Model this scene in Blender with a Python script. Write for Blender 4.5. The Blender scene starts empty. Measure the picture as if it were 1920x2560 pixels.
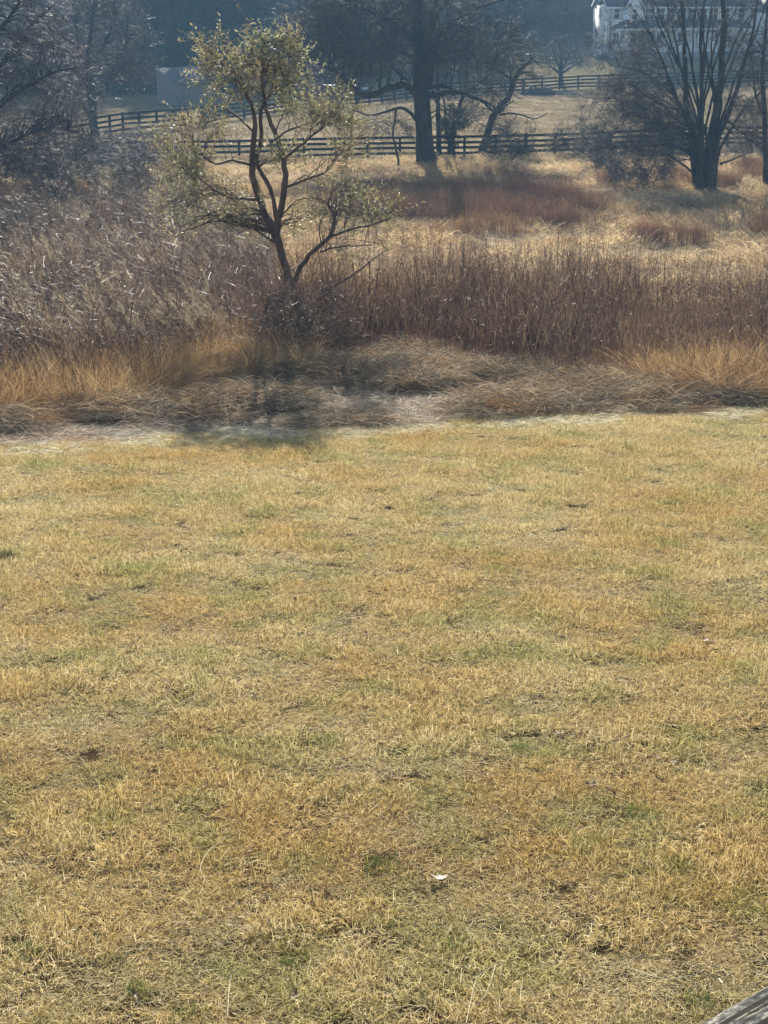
import bpy, math, random
import numpy as np
from mathutils import Vector, Matrix

rng = np.random.default_rng(7)
random.seed(7)
S = bpy.context.scene
COL = S.collection
R = math.radians

# ------------------------------------------------------------------ camera
CAMZ, TH, F = 12.5, R(20.2), 3700.0
cd = bpy.data.cameras.new('camera')
cam = bpy.data.objects.new('camera', cd)
COL.objects.link(cam)
cam.location = (0, 0, CAMZ)
cam.rotation_euler = (math.pi / 2 - TH, 0, 0)
cd.sensor_fit = 'VERTICAL'
cd.sensor_height = 36.0
cd.lens = 36.0 * F / 2560.0
cd.clip_start = 0.1
cd.clip_end = 2000
S.camera = cam
# ------------------------------------------------------------------ light
SUN_EL, SUN_AZ = R(24.5), R(-4.2)            # azimuth measured from +Y towards +X
world = bpy.data.worlds.new('World')
S.world = world
world.use_nodes = True
nt = world.node_tree
bg = nt.nodes['Background']
sky = nt.nodes.new('ShaderNodeTexSky')
sky.sky_type = 'NISHITA'
sky.sun_disc = False
sky.sun_elevation = SUN_EL
sky.sun_rotation = SUN_AZ
nt.links.new(sky.outputs[0], bg.inputs[0])
bg.inputs[1].default_value = 0.08
sl = bpy.data.lights.new('sun', 'SUN')
sl.energy = 5.0
sl.angle = R(0.5)
sl.color = (1.0, 0.93, 0.80)
so = bpy.data.objects.new('sun', sl)
COL.objects.link(so)
sd = Vector((math.sin(SUN_AZ) * math.cos(SUN_EL), math.cos(SUN_AZ) * math.cos(SUN_EL), math.sin(SUN_EL)))
so.rotation_euler = sd.to_track_quat('Z', 'Y').to_euler()
so.location = (0, 60, 60)
S.view_settings.view_transform = 'Standard'
S.view_settings.look = 'None'
S.view_settings.exposure = 1.3
S.view_settings.gamma = 1.0
S.cycles.max_bounces = 6
S.cycles.diffuse_bounces = 3
S.cycles.transmission_bounces = 3
S.cycles.glossy_bounces = 2
S.cycles.volume_bounces = 0
S.cycles.use_denoising = True
S.cycles.adaptive_threshold = 0.02
S.cycles.sample_clamp_direct = 2.2
S.cycles.sample_clamp_indirect = 1.5

# ------------------------------------------------------------------ noise + terrain
_perm = rng.random((256, 256))
def vnoise(x, y, s):
    x = np.asarray(x, float) / s + 1000.3; y = np.asarray(y, float) / s + 1000.7
    xi = np.floor(x).astype(int); yi = np.floor(y).astype(int)
    fx = x - xi; fy = y - yi
    fx = fx * fx * (3 - 2 * fx); fy = fy * fy * (3 - 2 * fy)
    a = _perm[xi % 256, yi % 256]; b = _perm[(xi + 1) % 256, yi % 256]
    c = _perm[xi % 256, (yi + 1) % 256]; d = _perm[(xi + 1) % 256, (yi + 1) % 256]
    return (a * (1 - fx) + b * fx) * (1 - fy) + (c * (1 - fx) + d * fx) * fy
def fbm(x, y, s, n=3):
    v = 0; a = 1; t = 0
    for k in range(n):
        v = v + a * vnoise(x + 17 * k, y - 31 * k, s / 2 ** k); t += a; a *= .5
    return v / t
PD = [-60, 5, 7, 26, 39, 55, 75, 90, 106, 140, 166, 185, 205, 260, 400, 500]
PZ = [8, 6.95, 6.74, 4.5, 2.9, 1.6, .75, .22, 0, 0, 0, 2.3, 3.2, 9, 34, 50]
def _smooth(x):
    x = np.clip(x, 0, 1); return x * x * (3 - 2 * x)
def height(x, y):
    x = np.asarray(x, float); y = np.asarray(y, float)
    z = (np.interp(y - 1.2, PD, PZ) + np.interp(y, PD, PZ) + np.interp(y + 1.2, PD, PZ)) / 3
    left = _smooth((5 - x) / 30) * _smooth((y - 160) / 20) * (1 - _smooth((y - 205) / 60))
    z = z - left * z * .8
    z = z + (fbm(x, y, 9, 2) - .5) * .25 * _smooth((y - 6) / 20)
    z = z + (vnoise(x, y, .7) - .5) * .035 * (y < 40)
    return z
def ray(px, py):
    cx = (px - 960) / F; cy = -(py - 1280) / F
    return np.array([cx, math.cos(TH) + cy * math.sin(TH), -math.sin(TH) + cy * math.cos(TH)])
def P(px, py, Y):
    d = ray(px, py); t = Y / d[1]
    return np.array([d[0] * t, Y, CAMZ + d[2] * t])
def G(px, py):
    d = ray(px, py)
    Y = np.arange(3, 480, .05); t = Y / d[1]
    z = CAMZ + d[2] * t; h = height(d[0] * t, Y)
    i = np.argmax(z < h); return np.array([d[0] * t[i], Y[i], h[i]])
def ground(x, y): return float(height(x, y))
EDGE = np.array([G(a, b)[:2] for a, b in [(-500, 1180), (0, 1132), (250, 1112), (520, 1090), (900, 1078), (1080, 1062), (1300, 1050), (1600, 1038), (1920, 1018), (2400, 1000)]])
def yE(x): return np.interp(x, EDGE[:, 0], EDGE[:, 1]) + (vnoise(x, x * 0 + 3, 1.3) - .5) * .5

# ------------------------------------------------------------------ materials
def mat(name):
    m = bpy.data.materials.new(name); m.use_nodes = True
    n = m.node_tree.nodes; l = m.node_tree.links
    return m, n, l, n['Principled BSDF']
def ramp(n, stops, interp='LINEAR'):
    r = n.new('ShaderNodeValToRGB'); r.color_ramp.interpolation = interp
    e = r.color_ramp.elements
    while len(e) < len(stops): e.new(.5)
    for i, (p, c) in enumerate(stops):
        e[i].position = p; e[i].color = (*c, 1)
    return r
def noise_node(n, l, scale, detail=3, vec=None, stretch=None):
    t = n.new('ShaderNodeTexNoise'); t.inputs['Scale'].default_value = scale; t.inputs['Detail'].default_value = detail
    if vec is not None:
        if stretch:
            mp = n.new('ShaderNodeMapping'); mp.inputs['Scale'].default_value = stretch
            l.new(vec, mp.inputs[0]); vec = mp.outputs[0]
        l.new(vec, t.inputs['Vector'])
    return t
def solid(name, c1, c2, scale=4, rough=.8, bump=.3, stretch=None, dist=.01, spec=.3, coord='Object'):
    m, n, l, b = mat(name)
    tc = n.new('ShaderNodeTexCoord')
    t = noise_node(n, l, scale, 6, tc.outputs[coord], stretch)
    r = ramp(n, [(.3, c1), (.7, c2)])
    l.new(t.outputs[0], r.inputs[0]); l.new(r.outputs[0], b.inputs['Base Color'])
    b.inputs['Roughness'].default_value = rough
    b.inputs['Specular IOR Level'].default_value = spec
    if bump:
        bp = n.new('ShaderNodeBump'); bp.inputs['Strength'].default_value = bump; bp.inputs['Distance'].default_value = dist
        l.new(t.outputs[0], bp.inputs['Height']); l.new(bp.outputs[0], b.inputs['Normal'])
    return m
def mixc(n, l, f, a, b, mode='MIX'):
    x = n.new('ShaderNodeMix'); x.data_type = 'RGBA'; x.blend_type = mode
    if hasattr(f, 'links'): l.new(f, x.inputs[0])
    else: x.inputs[0].default_value = f
    for s, k in ((a, 6), (b, 7)):
        if hasattr(s, 'links'): l.new(s, x.inputs[k])
        else: x.inputs[k].default_value = (*s, 1)
    return x.outputs[2]
def blade_mat(name, palA, palB, palC=None, sA=.8, sB=2.3, trans=.4, rough=.6, spec=.14, thrB=(.42, .62), thrC=(.6, .72), base_dark=.75):
    """blade colours: per-blade random in a palette; palettes change over the ground with world-space noise"""
    m, n, l, b = mat(name)
    at = n.new('ShaderNodeAttribute'); at.attribute_name = 'rnd'
    ge = n.new('ShaderNodeNewGeometry')
    def pal(p):
        r = ramp(n, [(i / max(1, len(p) - 1), c) for i, c in enumerate(p)]); l.new(at.outputs['Fac'], r.inputs[0]); return r.outputs[0]
    c = pal(palA)
    t1 = noise_node(n, l, sA, 3, ge.outputs['Position'])
    r1 = ramp(n, [(thrB[0], (0, 0, 0)), (thrB[1], (1, 1, 1))]); l.new(t1.outputs[0], r1.inputs[0])
    c = mixc(n, l, r1.outputs[0], c, pal(palB))
    if palC:
        t2 = noise_node(n, l, sB, 3, ge.outputs['Position'])
        r2 = ramp(n, [(thrC[0], (0, 0, 0)), (thrC[1], (1, 1, 1))]); l.new(t2.outputs[0], r2.inputs[0])
        c = mixc(n, l, r2.outputs[0], c, pal(palC))
    l.new(c, b.inputs['Base Color'])
    b.inputs['Roughness'].default_value = rough; b.inputs['Specular IOR Level'].default_value = spec
    tr = n.new('ShaderNodeBsdfTranslucent'); l.new(c, tr.inputs[0])
    mx = n.new('ShaderNodeMixShader'); mx.inputs[0].default_value = trans
    l.new(b.outputs[0], mx.inputs[1]); l.new(tr.outputs[0], mx.inputs[2])
    l.new(mx.outputs[0], n['Material Output'].inputs[0])
    return m

M = {}
TAN, PALE, ORG, GRN, BRN = (.46, .36, .15), (.72, .62, .37), (.42, .27, .075), (.13, .15, .04), (.17, .115, .045)
M['lawn'] = blade_mat('lawn_blades', [(.07, .045, .02), (.24, .17, .07), (.50, .38, .16), (.60, .48, .22), (.74, .62, .34), (.92, .84, .60)], [(.08, .05, .02), (.28, .18, .06), (.50, .33, .11), (.60, .43, .16), (.84, .68, .38)],
                      [(.05, .065, .02), (.13, .15, .035), (.28, .28, .08), (.50, .45, .18), (.74, .67, .38)], sA=.5, sB=1.3, thrB=(.38, .72), thrC=(.47, .78), trans=.4)
M['thatch'] = blade_mat('pale_thatch', [(.30, .25, .15), (.70, .64, .46), (.92, .88, .70)], [(.2, .17, .09), (.56, .49, .31), (.85, .78, .56)], sA=1.5, trans=.45)
M['matted'] = blade_mat('matted_grass', [(.06, .038, .022), (.20, .13, .072), (.40, .28, .16), (.68, .54, .34)], [(.08, .06, .04), (.26, .2, .13), (.58, .48, .33)], [(.2, .09, .035), (.4, .2, .08), (.5, .32, .14)], sA=1.2, sB=.7, trans=.3)
M['stems'] = blade_mat('weed_stems', [(.035, .016, .010), (.11, .05, .028), (.23, .12, .065), (.52, .37, .22)], [(.035, .02, .014), (.12, .068, .042), (.27, .17, .10), (.68, .54, .36)], sA=.5, trans=.2, rough=.5, spec=.3)
M['reeds'] = blade_mat('leaning_reeds', [(.03, .018, .013), (.085, .05, .034), (.19, .115, .078), (.50, .37, .25)], [(.04, .02, .013), (.12, .06, .035), (.24, .135, .075), (.50, .36, .22)], sA=.35, trans=.2, rough=.5, spec=.3)
M['plume'] = blade_mat('seed_plumes', [(.26, .21, .13), (.48, .4, .26), (.66, .57, .4)], [(.2, .15, .10), (.42, .33, .22)], sA=.5, trans=.35, rough=.6)
M['amber'] = blade_mat('amber_grass', [(.10, .05, .022), (.34, .20, .08), (.54, .36, .16), (.80, .62, .36)], [(.08, .038, .018), (.24, .125, .05), (.44, .27, .12), (.62, .44, .22)], sA=.7, trans=.42)
M['straw'] = blade_mat('meadow_straw', [(.12, .07, .04), (.5, .36, .18), (.72, .56, .33), (.88, .74, .48)], [(.2, .12, .06), (.5, .34, .17), (.66, .5, .28)], [(.1, .06, .035), (.22, .14, .08), (.4, .3, .18)], sA=.16, sB=.3, thrC=(.55, .66), trans=.4)
M['russet'] = blade_mat('russet_weeds', [(.10, .05, .038), (.22, .11, .07), (.34, .19, .11)], [(.14, .075, .04), (.34, .19, .09), (.5, .32, .15)], sA=.2, trans=.25, spec=.2)
M['field'] = blade_mat('field_grass', [(.17, .12, .065), (.32, .24, .13), (.40, .32, .19)], [(.14, .11, .055), (.24, .19, .10), (.34, .28, .16)], sA=.12, trans=.35)
M['ever'] = blade_mat('evergreen_sprays', [(.05, .065, .028), (.15, .165, .07), (.33, .33, .16), (.66, .62, .38)], [(.09, .07, .032), (.25, .195, .085), (.42, .34, .17), (.70, .62, .4)], sA=.9, thrB=(.40, .58), trans=.45, rough=.45, spec=.3)
M['cedar'] = blade_mat('cedar_foliage', [(.025, .045, .02), (.06, .08, .03), (.1, .11, .045)], [(.03, .05, .02), (.08, .09, .035)], trans=.2)
M['conifer'] = blade_mat('conifer_foliage', [(.012, .03, .018), (.03, .055, .03), (.05, .075, .04)], [(.015, .03, .02), (.04, .06, .035)], sA=.1, trans=.15)
M['twig'] = blade_mat('twig_bark', [(.03, .022, .02), (.065, .048, .042), (.12, .095, .08)], [(.035, .026, .024), (.08, .06, .05), (.18, .15, .13)], sA=.4, trans=0.0, rough=.6, spec=.15)
M['twig_pale'] = blade_mat('pale_twig_bark', [(.04, .03, .028), (.10, .08, .072), (.26, .22, .2)], [(.03, .024, .022), (.08, .065, .058), (.22, .19, .17)], sA=.3, trans=0.0, rough=.5, spec=.3)
M['far_twig'] = blade_mat('far_grey_twigs', [(.10, .085, .075), (.2, .17, .15), (.34, .3, .27)], [(.14, .12, .10), (.26, .22, .19), (.4, .36, .32)], sA=.05, trans=.1)
M['bark'] = solid('dark_bark', (.02, .016, .014), (.06, .048, .04), 5, .85, .8, (1, 1, .25), .03)
M['bark_red'] = solid('reddish_bark', (.06, .036, .026), (.16, .10, .07), 9, .8, .7, (1, 1, .2), .02)
M['rail'] = solid('fence_board_paint', (.010, .009, .009), (.028, .025, .024), 6, .85, .3, (.3, 3, 3), spec=.1)
M['wood_grey'] = solid('weathered_shed_boards', (.13, .115, .11), (.30, .265, .25), 7, .85, .6, (5, 5, .5))
M['roofing'] = solid('shed_roofing', (.09, .092, .096), (.14, .14, .146), 8, .95, .3, spec=.03)
M['white'] = solid('white_siding_paint', (.76, .77, .78), (.86, .86, .86), 2, .6, .1)
M['roof_dark'] = solid('house_roof_shingle', (.05, .05, .055), (.10, .10, .105), 5, .85, .3)
M['window_glass'] = solid('window_glass', (.03, .035, .045), (.06, .07, .08), 1, .12, 0, spec=.8)
M['lattice'] = solid('porch_skirt', (.16, .15, .14), (.28, .27, .26), 3, .8, .2)
M['barn_red'] = solid('faded_red_boards', (.11, .06, .055), (.19, .11, .10), 3, .85, .3, (6, 6, .6))
M['leaf'] = solid('dead_leaf', (.10, .055, .03), (.24, .14, .07), 20, .6, .4)
M['leaf_pale'] = solid('pale_dead_leaf', (.42, .34, .24), (.62, .52, .38), 20, .6, .4)
M['stone'] = solid('pale_stone', (.45, .43, .40), (.7, .68, .64), 12, .8, .5)
M['stem_pale'] = solid('pale_stalk', (.6, .5, .33), (.75, .65, .45), 12, .6, .2)

# ------------------------------------------------------------------ mesh helpers
def new_mesh(name, V, Fq=None, Ft=None, attrs=None, smooth=False):
    me = bpy.data.meshes.new(name)
    V = np.asarray(V, np.float32).reshape(-1, 3)
    nq = 0 if Fq is None else len(Fq); n3 = 0 if Ft is None else len(Ft)
    me.vertices.add(len(V)); me.vertices.foreach_set('co', V.ravel())
    idx = []; 
    if nq: idx.append(np.asarray(Fq, np.int32).ravel())
    if n3: idx.append(np.asarray(Ft, np.int32).ravel())
    idx = np.concatenate(idx) if idx else np.zeros(0, np.int32)
    me.loops.add(len(idx)); me.loops.foreach_set('vertex_index', idx)
    me.polygons.add(nq + n3)
    st = np.concatenate([np.arange(nq) * 4, nq * 4 + np.arange(n3) * 3]).astype(np.int32)
    me.polygons.foreach_set('loop_start', st)
    if smooth: me.polygons.foreach_set('use_smooth', np.ones(nq + n3, bool))
    if attrs:
        for k, v in attrs.items():
            a = me.attributes.new(k, 'FLOAT', 'POINT'); a.data.foreach_set('value', np.asarray(v, np.float32))
    me.update(calc_edges=True)
    return me
def link(name, me, m=None, parent=None, loc=None):
    o = bpy.data.objects.new(name, me); COL.objects.link(o)
    if m is not None and not me.materials: me.materials.append(m)
    if parent is not None: o.parent = parent
    if loc is not None: o.location = loc
    return o
def tag(o, label=None, cat=None, group=None, kind=None):
    if label: o['label'] = label
    if cat: o['category'] = cat
    if group: o['group'] = group
    if kind: o['kind'] = kind
    return o
def thing(name, loc, label, cat, group=None, rz=0):
    o = bpy.data.objects.new(name, None); COL.objects.link(o)
    o.location = loc; o.rotation_euler = (0, 0, rz); o.empty_display_size = .3
    return tag(o, label, cat, group)
def copy_tree(o, loc=None, rz=None, scale=None, label=None, parent=None):
    c = o.copy(); COL.objects.link(c)
    if parent is not None: c.parent = parent
    if loc is not None: c.location = loc
    if rz is not None: c.rotation_euler = (0, 0, rz)
    if scale is not None: c.scale = scale
    if label: c['label'] = label
    for ch in [q for q in bpy.data.objects if q.parent == o]: copy_tree(ch, parent=c)
    return c
class Mix:                                           # collects pieces into one mesh
    def __init__(s): s.V = []; s.Q = []; s.T = []; s.A = []; s.n = 0
    def add(s, V, Q=None, T=None, A=None):
        V = np.asarray(V, float).reshape(-1, 3)
        s.V.append(V); s.A.append(np.full(len(V), .5) if A is None else np.asarray(A, float))
        if Q is not None and len(Q): s.Q.append(np.asarray(Q) + s.n)
        if T is not None and len(T): s.T.append(np.asarray(T) + s.n)
        s.n += len(V); return s
    def mesh(s, name, smooth=False, origin=None):
        V = np.concatenate(s.V)
        if origin is not None: V = V - np.asarray(origin)
        return new_mesh(name, V, np.concatenate(s.Q) if s.Q else None, np.concatenate(s.T) if s.T else None, {'rnd': np.concatenate(s.A)}, smooth)
def box_geo(c, d, mtx=None):
    v = np.array([[x, y, z] for x in (-.5, .5) for y in (-.5, .5) for z in (-.5, .5)]) * np.array(d)
    if mtx is not None: v = v @ np.array(mtx).T
    v = v + np.array(c)
    q = [[0, 1, 3, 2], [4, 6, 7, 5], [0, 4, 5, 1], [2, 3, 7, 6], [0, 2, 6, 4], [1, 5, 7, 3]]
    return v, q
def box_mesh(name, d, bev=0):
    v, q = box_geo((0, 0, 0), d)
    if bev <= 0: return new_mesh(name, v, q)
    import bmesh
    me = new_mesh(name, v, q); bm = bmesh.new(); bm.from_mesh(me)
    bmesh.ops.bevel(bm, geom=bm.edges[:], offset=bev, segments=1, affect='EDGES'); bm.to_mesh(me); bm.free(); return me
def tubes(Pn, Rn, s=3, rnd=None):
    """Pn (N,K,3), Rn (N,K) -> V,Q,A"""
    N, K, _ = Pn.shape
    T = np.gradient(Pn, axis=1); T /= np.linalg.norm(T, axis=2, keepdims=True) + 1e-9
    ref = np.tile(np.array([[.3, .9, .12]]), (N, 1)); m = np.abs((T[:, 0] * ref).sum(1)) > .8
    ref[m] = [.9, -.2, .3]; ref = ref[:, None, :]
    U = np.cross(T, ref); U /= np.linalg.norm(U, axis=2, keepdims=True) + 1e-9
    W = np.cross(T, U)
    a = np.arange(s) * 2 * np.pi / s
    V = Pn[:, :, None, :] + Rn[:, :, None, None] * (np.cos(a)[None, None, :, None] * U[:, :, None, :] + np.sin(a)[None, None, :, None] * W[:, :, None, :])
    i = np.arange(N)[:, None, None] * K * s; k = np.arange(K - 1)[None, :, None] * s; j = np.arange(s)[None, None, :]; j2 = (j + 1) % s
    Q = np.stack([i + k + j, i + k + j2, i + k + s + j2, i + k + s + j], -1).reshape(-1, 4)
    A = np.repeat(rng.random(N) if rnd is None else rnd, K * s)
    return V.reshape(-1, 3), Q, A
def ribbons(Pn, Wn, rnd=None, side=None):
    """flat tapered blades; Pn (N,K,3), Wn (N,K) half widths"""
    N, K, _ = Pn.shape
    T = Pn[:, -1] - Pn[:, 0]
    sd_ = rng.normal(size=(N, 3)) if side is None else side
    U = np.cross(T, sd_); U /= np.linalg.norm(U, axis=1, keepdims=True) + 1e-9
    V = np.stack([Pn - U[:, None] * Wn[..., None], Pn + U[:, None] * Wn[..., None]], 2)
    i = np.arange(N)[:, None] * K * 2; k = np.arange(K - 1)[None, :] * 2
    Q = np.stack([i + k, i + k + 1, i + k + 3, i + k + 2], -1).reshape(-1, 4)
    A = np.repeat(rng.random(N) if rnd is None else rnd, K * 2)
    return V.reshape(-1, 3), Q, A
def unit(v): return v / (np.linalg.norm(v, axis=-1, keepdims=True) + 1e-9)
def grow(Pn, Rn, n, length, ang=(30, 60), t=(.25, 1), K=5, wig=.12, up=.05, rr=.5, rmin=.003, lvar=.5, taper=.3, tipf=0.0):
    """children of every branch in Pn: returns (N*n,K,3),(N*n,K)"""
    N, K0, _ = Pn.shape
    tt = rng.uniform(t[0], t[1], (N, n)) * (K0 - 1)
    i0 = np.minimum(tt.astype(int), K0 - 2); f = (tt - i0)[..., None]
    ar = np.arange(N)[:, None]
    A = Pn[ar, i0]; B = Pn[ar, i0 + 1]
    P0 = (A + (B - A) * f).reshape(-1, 3)
    D = unit(B - A).reshape(-1, 3)
    r0 = (Rn[ar, i0] * (1 - f[..., 0]) + Rn[ar, i0 + 1] * f[..., 0]).reshape(-1)
    a = np.radians(rng.uniform(ang[0], ang[1], N * n))[:, None]
    perp = unit(np.cross(D, rng.normal(size=D.shape)))
    d = D * np.cos(a) + perp * np.sin(a)
    L = (length * rng.uniform(1 - lvar, 1 + lvar, N * n) * (1 - tipf * (tt.reshape(-1) / (K0 - 1))))[:, None] / (K - 1)
    out = [P0]
    for k in range(K - 1):
        d = unit(d + rng.normal(size=d.shape) * wig + np.array([0, 0, up]))
        out.append(out[-1] + d * L)
    Q = np.stack(out, 1)
    rad = np.maximum(np.minimum(r0 * rr, r0), rmin)[:, None] * np.linspace(1, taper, K)[None]
    return Q, np.maximum(rad, rmin * .6)
def spline(pts, K=14, jit=0.0):
    pts = np.asarray(pts, float); n = len(pts)
    p = np.vstack([2 * pts[0] - pts[1], pts, 2 * pts[-1] - pts[-2]])
    u = np.linspace(0, n - 1 - 1e-6, K); i = u.astype(int); f = (u - i)[:, None]
    a, b, c, d = p[i], p[i + 1], p[i + 2], p[i + 3]
    q = .5 * ((2 * b) + (-a + c) * f + (2 * a - 5 * b + 4 * c - d) * f ** 2 + (-a + 3 * b - 3 * c + d) * f ** 3)
    if jit: q[1:-1, :3] += rng.normal(size=(K - 2, 3)) * jit
    return q
def to_targets(Lp, Lr, T, K=8, rr=.35, sag=0, rmin=.006, droop=0, reach=None):
    """one branch per target, from a nearby limb point below it"""
    pts = Lp.reshape(-1, 3); rad = Lr.reshape(-1)
    out = []; ro = []
    for tpt in T:
        dv = tpt - pts; dist = np.linalg.norm(dv, axis=1)
        cost = dist + np.maximum(0, -dv[:, 2]) * 1.5 + rng.random(len(pts)) * dist.min() * .5
        i = int(np.argmin(cost)); p0 = pts[i]; L = dist[i]
        c1 = p0 + (tpt - p0) * .35 + np.array([0, 0, .18 * L]) + rng.normal(size=3) * .06 * L
        c2 = p0 + (tpt - p0) * .7 + np.array([0, 0, .12 * L - droop * L]) + rng.normal(size=3) * .05 * L
        out.append(spline([p0, c1, c2, tpt], K, .012 * L))
        r0 = min(rad[i] * rr, .018 * L + .008); ro.append(np.linspace(max(r0, rmin), rmin, K))
    return np.array(out), np.array(ro)

# ------------------------------------------------------------------ scatter with geometry nodes
def proto_collection(name, meshes, m):
    c = bpy.data.collections.new(name)
    for i, me in enumerate(meshes):
        if not me.materials: me.materials.append(m)
        c.objects.link(bpy.data.objects.new('%s_source_%02d' % (name, i), me))
    return c
def scatter(name, pts, rz, scl, coll, nvar, label, tilt=True, cat='grass'):
    n = len(pts); me = bpy.data.meshes.new(name); me.vertices.add(n); me.vertices.foreach_set('co', np.asarray(pts, np.float32).ravel())
    if tilt:
        e = .3; ax = np.arctan((height(pts[:, 0], pts[:, 1] + e) - height(pts[:, 0], pts[:, 1] - e)) / (2 * e)) * .9
    else: ax = np.zeros(n)
    ca, sa, cz, sz = np.cos(ax), np.sin(ax), np.cos(rz), np.sin(rz)
    R00, R10, R20, R21, R22 = cz, ca * sz, sa * sz, sa * cz, ca
    eul = np.stack([np.arctan2(R21, R22), -np.arcsin(np.clip(R20, -1, 1)), np.arctan2(R10, R00)], 1)
    a = me.attributes.new('rot', 'FLOAT_VECTOR', 'POINT'); a.data.foreach_set('vector', eul.astype(np.float32).ravel())
    s3 = np.asarray(scl, np.float32); s3 = np.repeat(s3[:, None], 3, 1) if s3.ndim == 1 else s3
    a = me.attributes.new('scl', 'FLOAT_VECTOR', 'POINT'); a.data.foreach_set('vector', s3.ravel())
    a = me.attributes.new('idx', 'INT', 'POINT'); a.data.foreach_set('value', rng.integers(0, nvar, n).astype(np.int32))
    o = bpy.data.objects.new(name, me); COL.objects.link(o)
    g = bpy.data.node_groups.new(name + '_nodes', 'GeometryNodeTree')
    g.interface.new_socket('Geometry', in_out='INPUT', socket_type='NodeSocketGeometry')
    g.interface.new_socket('Geometry', in_out='OUTPUT', socket_type='NodeSocketGeometry')
    N = g.nodes; gi = N.new('NodeGroupInput'); go = N.new('NodeGroupOutput')
    ip = N.new('GeometryNodeInstanceOnPoints'); ci = N.new('GeometryNodeCollectionInfo')
    ci.inputs['Collection'].default_value = coll; ci.inputs['Separate Children'].default_value = True; ci.inputs['Reset Children'].default_value = True
    def na(nm, ty):
        q = N.new('GeometryNodeInputNamedAttribute'); q.data_type = ty; q.inputs['Name'].default_value = nm; return q.outputs['Attribute']
    er = N.new('FunctionNodeEulerToRotation')
    L = g.links.new
    L(gi.outputs[0], ip.inputs['Points']); L(ci.outputs[0], ip.inputs['Instance']); ip.inputs['Pick Instance'].default_value = True
    L(na('idx', 'INT'), ip.inputs['Instance Index']); L(na('rot', 'FLOAT_VECTOR'), er.inputs[0]); L(er.outputs[0], ip.inputs['Rotation'])
    L(na('scl', 'FLOAT_VECTOR'), ip.inputs['Scale']); L(ip.outputs[0], go.inputs[0])
    md = o.modifiers.new('scatter', 'NODES'); md.node_group = g
    return tag(o, label, cat, None, 'stuff')
def area_points(y0, y1, step, xr=lambda y: .27 * y + 3, keep=None, jit=.5):
    out = []
    y = y0
    while y < y1:
        w = xr(y); xs = np.arange(-w, w, step)
        xs = xs + rng.uniform(-jit, jit, len(xs)) * step; ys = y + rng.uniform(-jit, jit, len(xs)) * step
        out.append(np.stack([xs, ys], 1)); y += step
    p = np.concatenate(out)
    if keep is not None: p = p[keep(p[:, 0], p[:, 1])]
    return np.column_stack([p, height(p[:, 0], p[:, 1])])
def pixel_of(p):
    """project world points to photo pixels (layout checks and zones)"""
    p = np.atleast_2d(p); d = p - np.array([0, 0, CAMZ])
    dep = d[:, 1] * math.cos(TH) - d[:, 2] * math.sin(TH); up = d[:, 1] * math.sin(TH) + d[:, 2] * math.cos(TH)
    return 960 + F * d[:, 0] / dep, 1280 - F * up / dep

# blade patches
def blade_patch(n, half, L, W, lean=(20, 80), curl=.5, K=4, lean_dir=None, dirspread=1.0, z0=0.0, hpow=1.0, matt=0.0):
    base = np.column_stack([rng.uniform(-half, half, (n, 2)), np.full(n, z0)])
    az = rng.uniform(0, 2 * np.pi, n) if lean_dir is None else lean_dir + rng.normal(size=n) * dirspread
    ln = np.radians(rng.uniform(lean[0], lean[1], n)); l = rng.uniform(L[0], L[1], n) ** hpow
    d = np.stack([np.sin(ln) * np.cos(az), np.sin(ln) * np.sin(az), np.cos(ln)], 1)
    out = [base + np.column_stack([np.zeros((n, 2)), rng.uniform(0, matt, n)])]
    side = unit(np.cross(d, np.array([0, 0, 1.0]) + rng.normal(size=(n, 3)) * .2))
    bend = rng.normal(size=n)[:, None] * curl
    for k in range(K - 1):
        d = unit(d + side * bend / (K - 1) + np.array([0, 0, -1]) * (curl * rng.uniform(.2, 1.2, n))[:, None] / (K - 1))
        nx = out[-1] + d * (l / (K - 1))[:, None]
        nx[:, 2] = np.maximum(nx[:, 2], .004 + rng.uniform(0, matt * .6 + .006, n)); out.append(nx)
    Pn = np.stack(out, 1)
    w = rng.uniform(W[0], W[1], n)[:, None] * np.linspace(1, .25, K)[None] ** .8
    return Pn, w

# ================================================================== GROUND
def axis(lim, fine, step):
    a = np.arange(-fine, fine + 1e-6, step); s = step; v = fine; o = []
    while v < lim: s *= 1.18; v += s; o.append(min(v, lim))
    o = np.array(o); return np.concatenate([-o[::-1], a, o])
gx = axis(300, 14, .35)
gy = [-40, -25, -15, -8, -3]; y = 0.
while y < 46: gy.append(y); y += .3
while y < 430: gy.append(y); y += .5 + (y - 46) * .012
gy.append(430); gy = np.array(gy)
XX, YY = np.meshgrid(gx, gy); ZZ = height(XX, YY)
nx, ny = len(gx), len(gy)
ii = (np.arange(ny - 1)[:, None] * nx + np.arange(nx - 1)[None]).ravel()
gq = np.stack([ii, ii + 1, ii + nx + 1, ii + nx], 1)
gm = new_mesh('ground', np.stack([XX, YY, ZZ], -1).reshape(-1, 3), gq, smooth=True)
ca = gm.attributes.new('ground_colour', 'FLOAT_COLOR', 'POINT')
xf, yf = XX.ravel(), YY.ravel(); ye = yE(xf)
def blend(c, d, w): return c * (1 - w[:, None]) + np.array(d) * w[:, None]
cc = np.tile([.055, .038, .02], (len(xf), 1))
cc = blend(cc, (.06, .042, .028), _smooth((yf - ye) / 1.0))                    # rough strip
cc = blend(cc, (.42, .31, .16), _smooth((yf - 46) / 8))                        # meadow
mead = _smooth((fbm(xf, yf, 7) - .47) * 8) * _smooth((yf - 52) / 4) * (1 - _smooth((yf - 100) / 5))
cc = blend(cc, (.2, .13, .08), mead * .7)
cc = blend(cc, (.27, .21, .12), _smooth((yf - 101) / 4))                       # paddock
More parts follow.
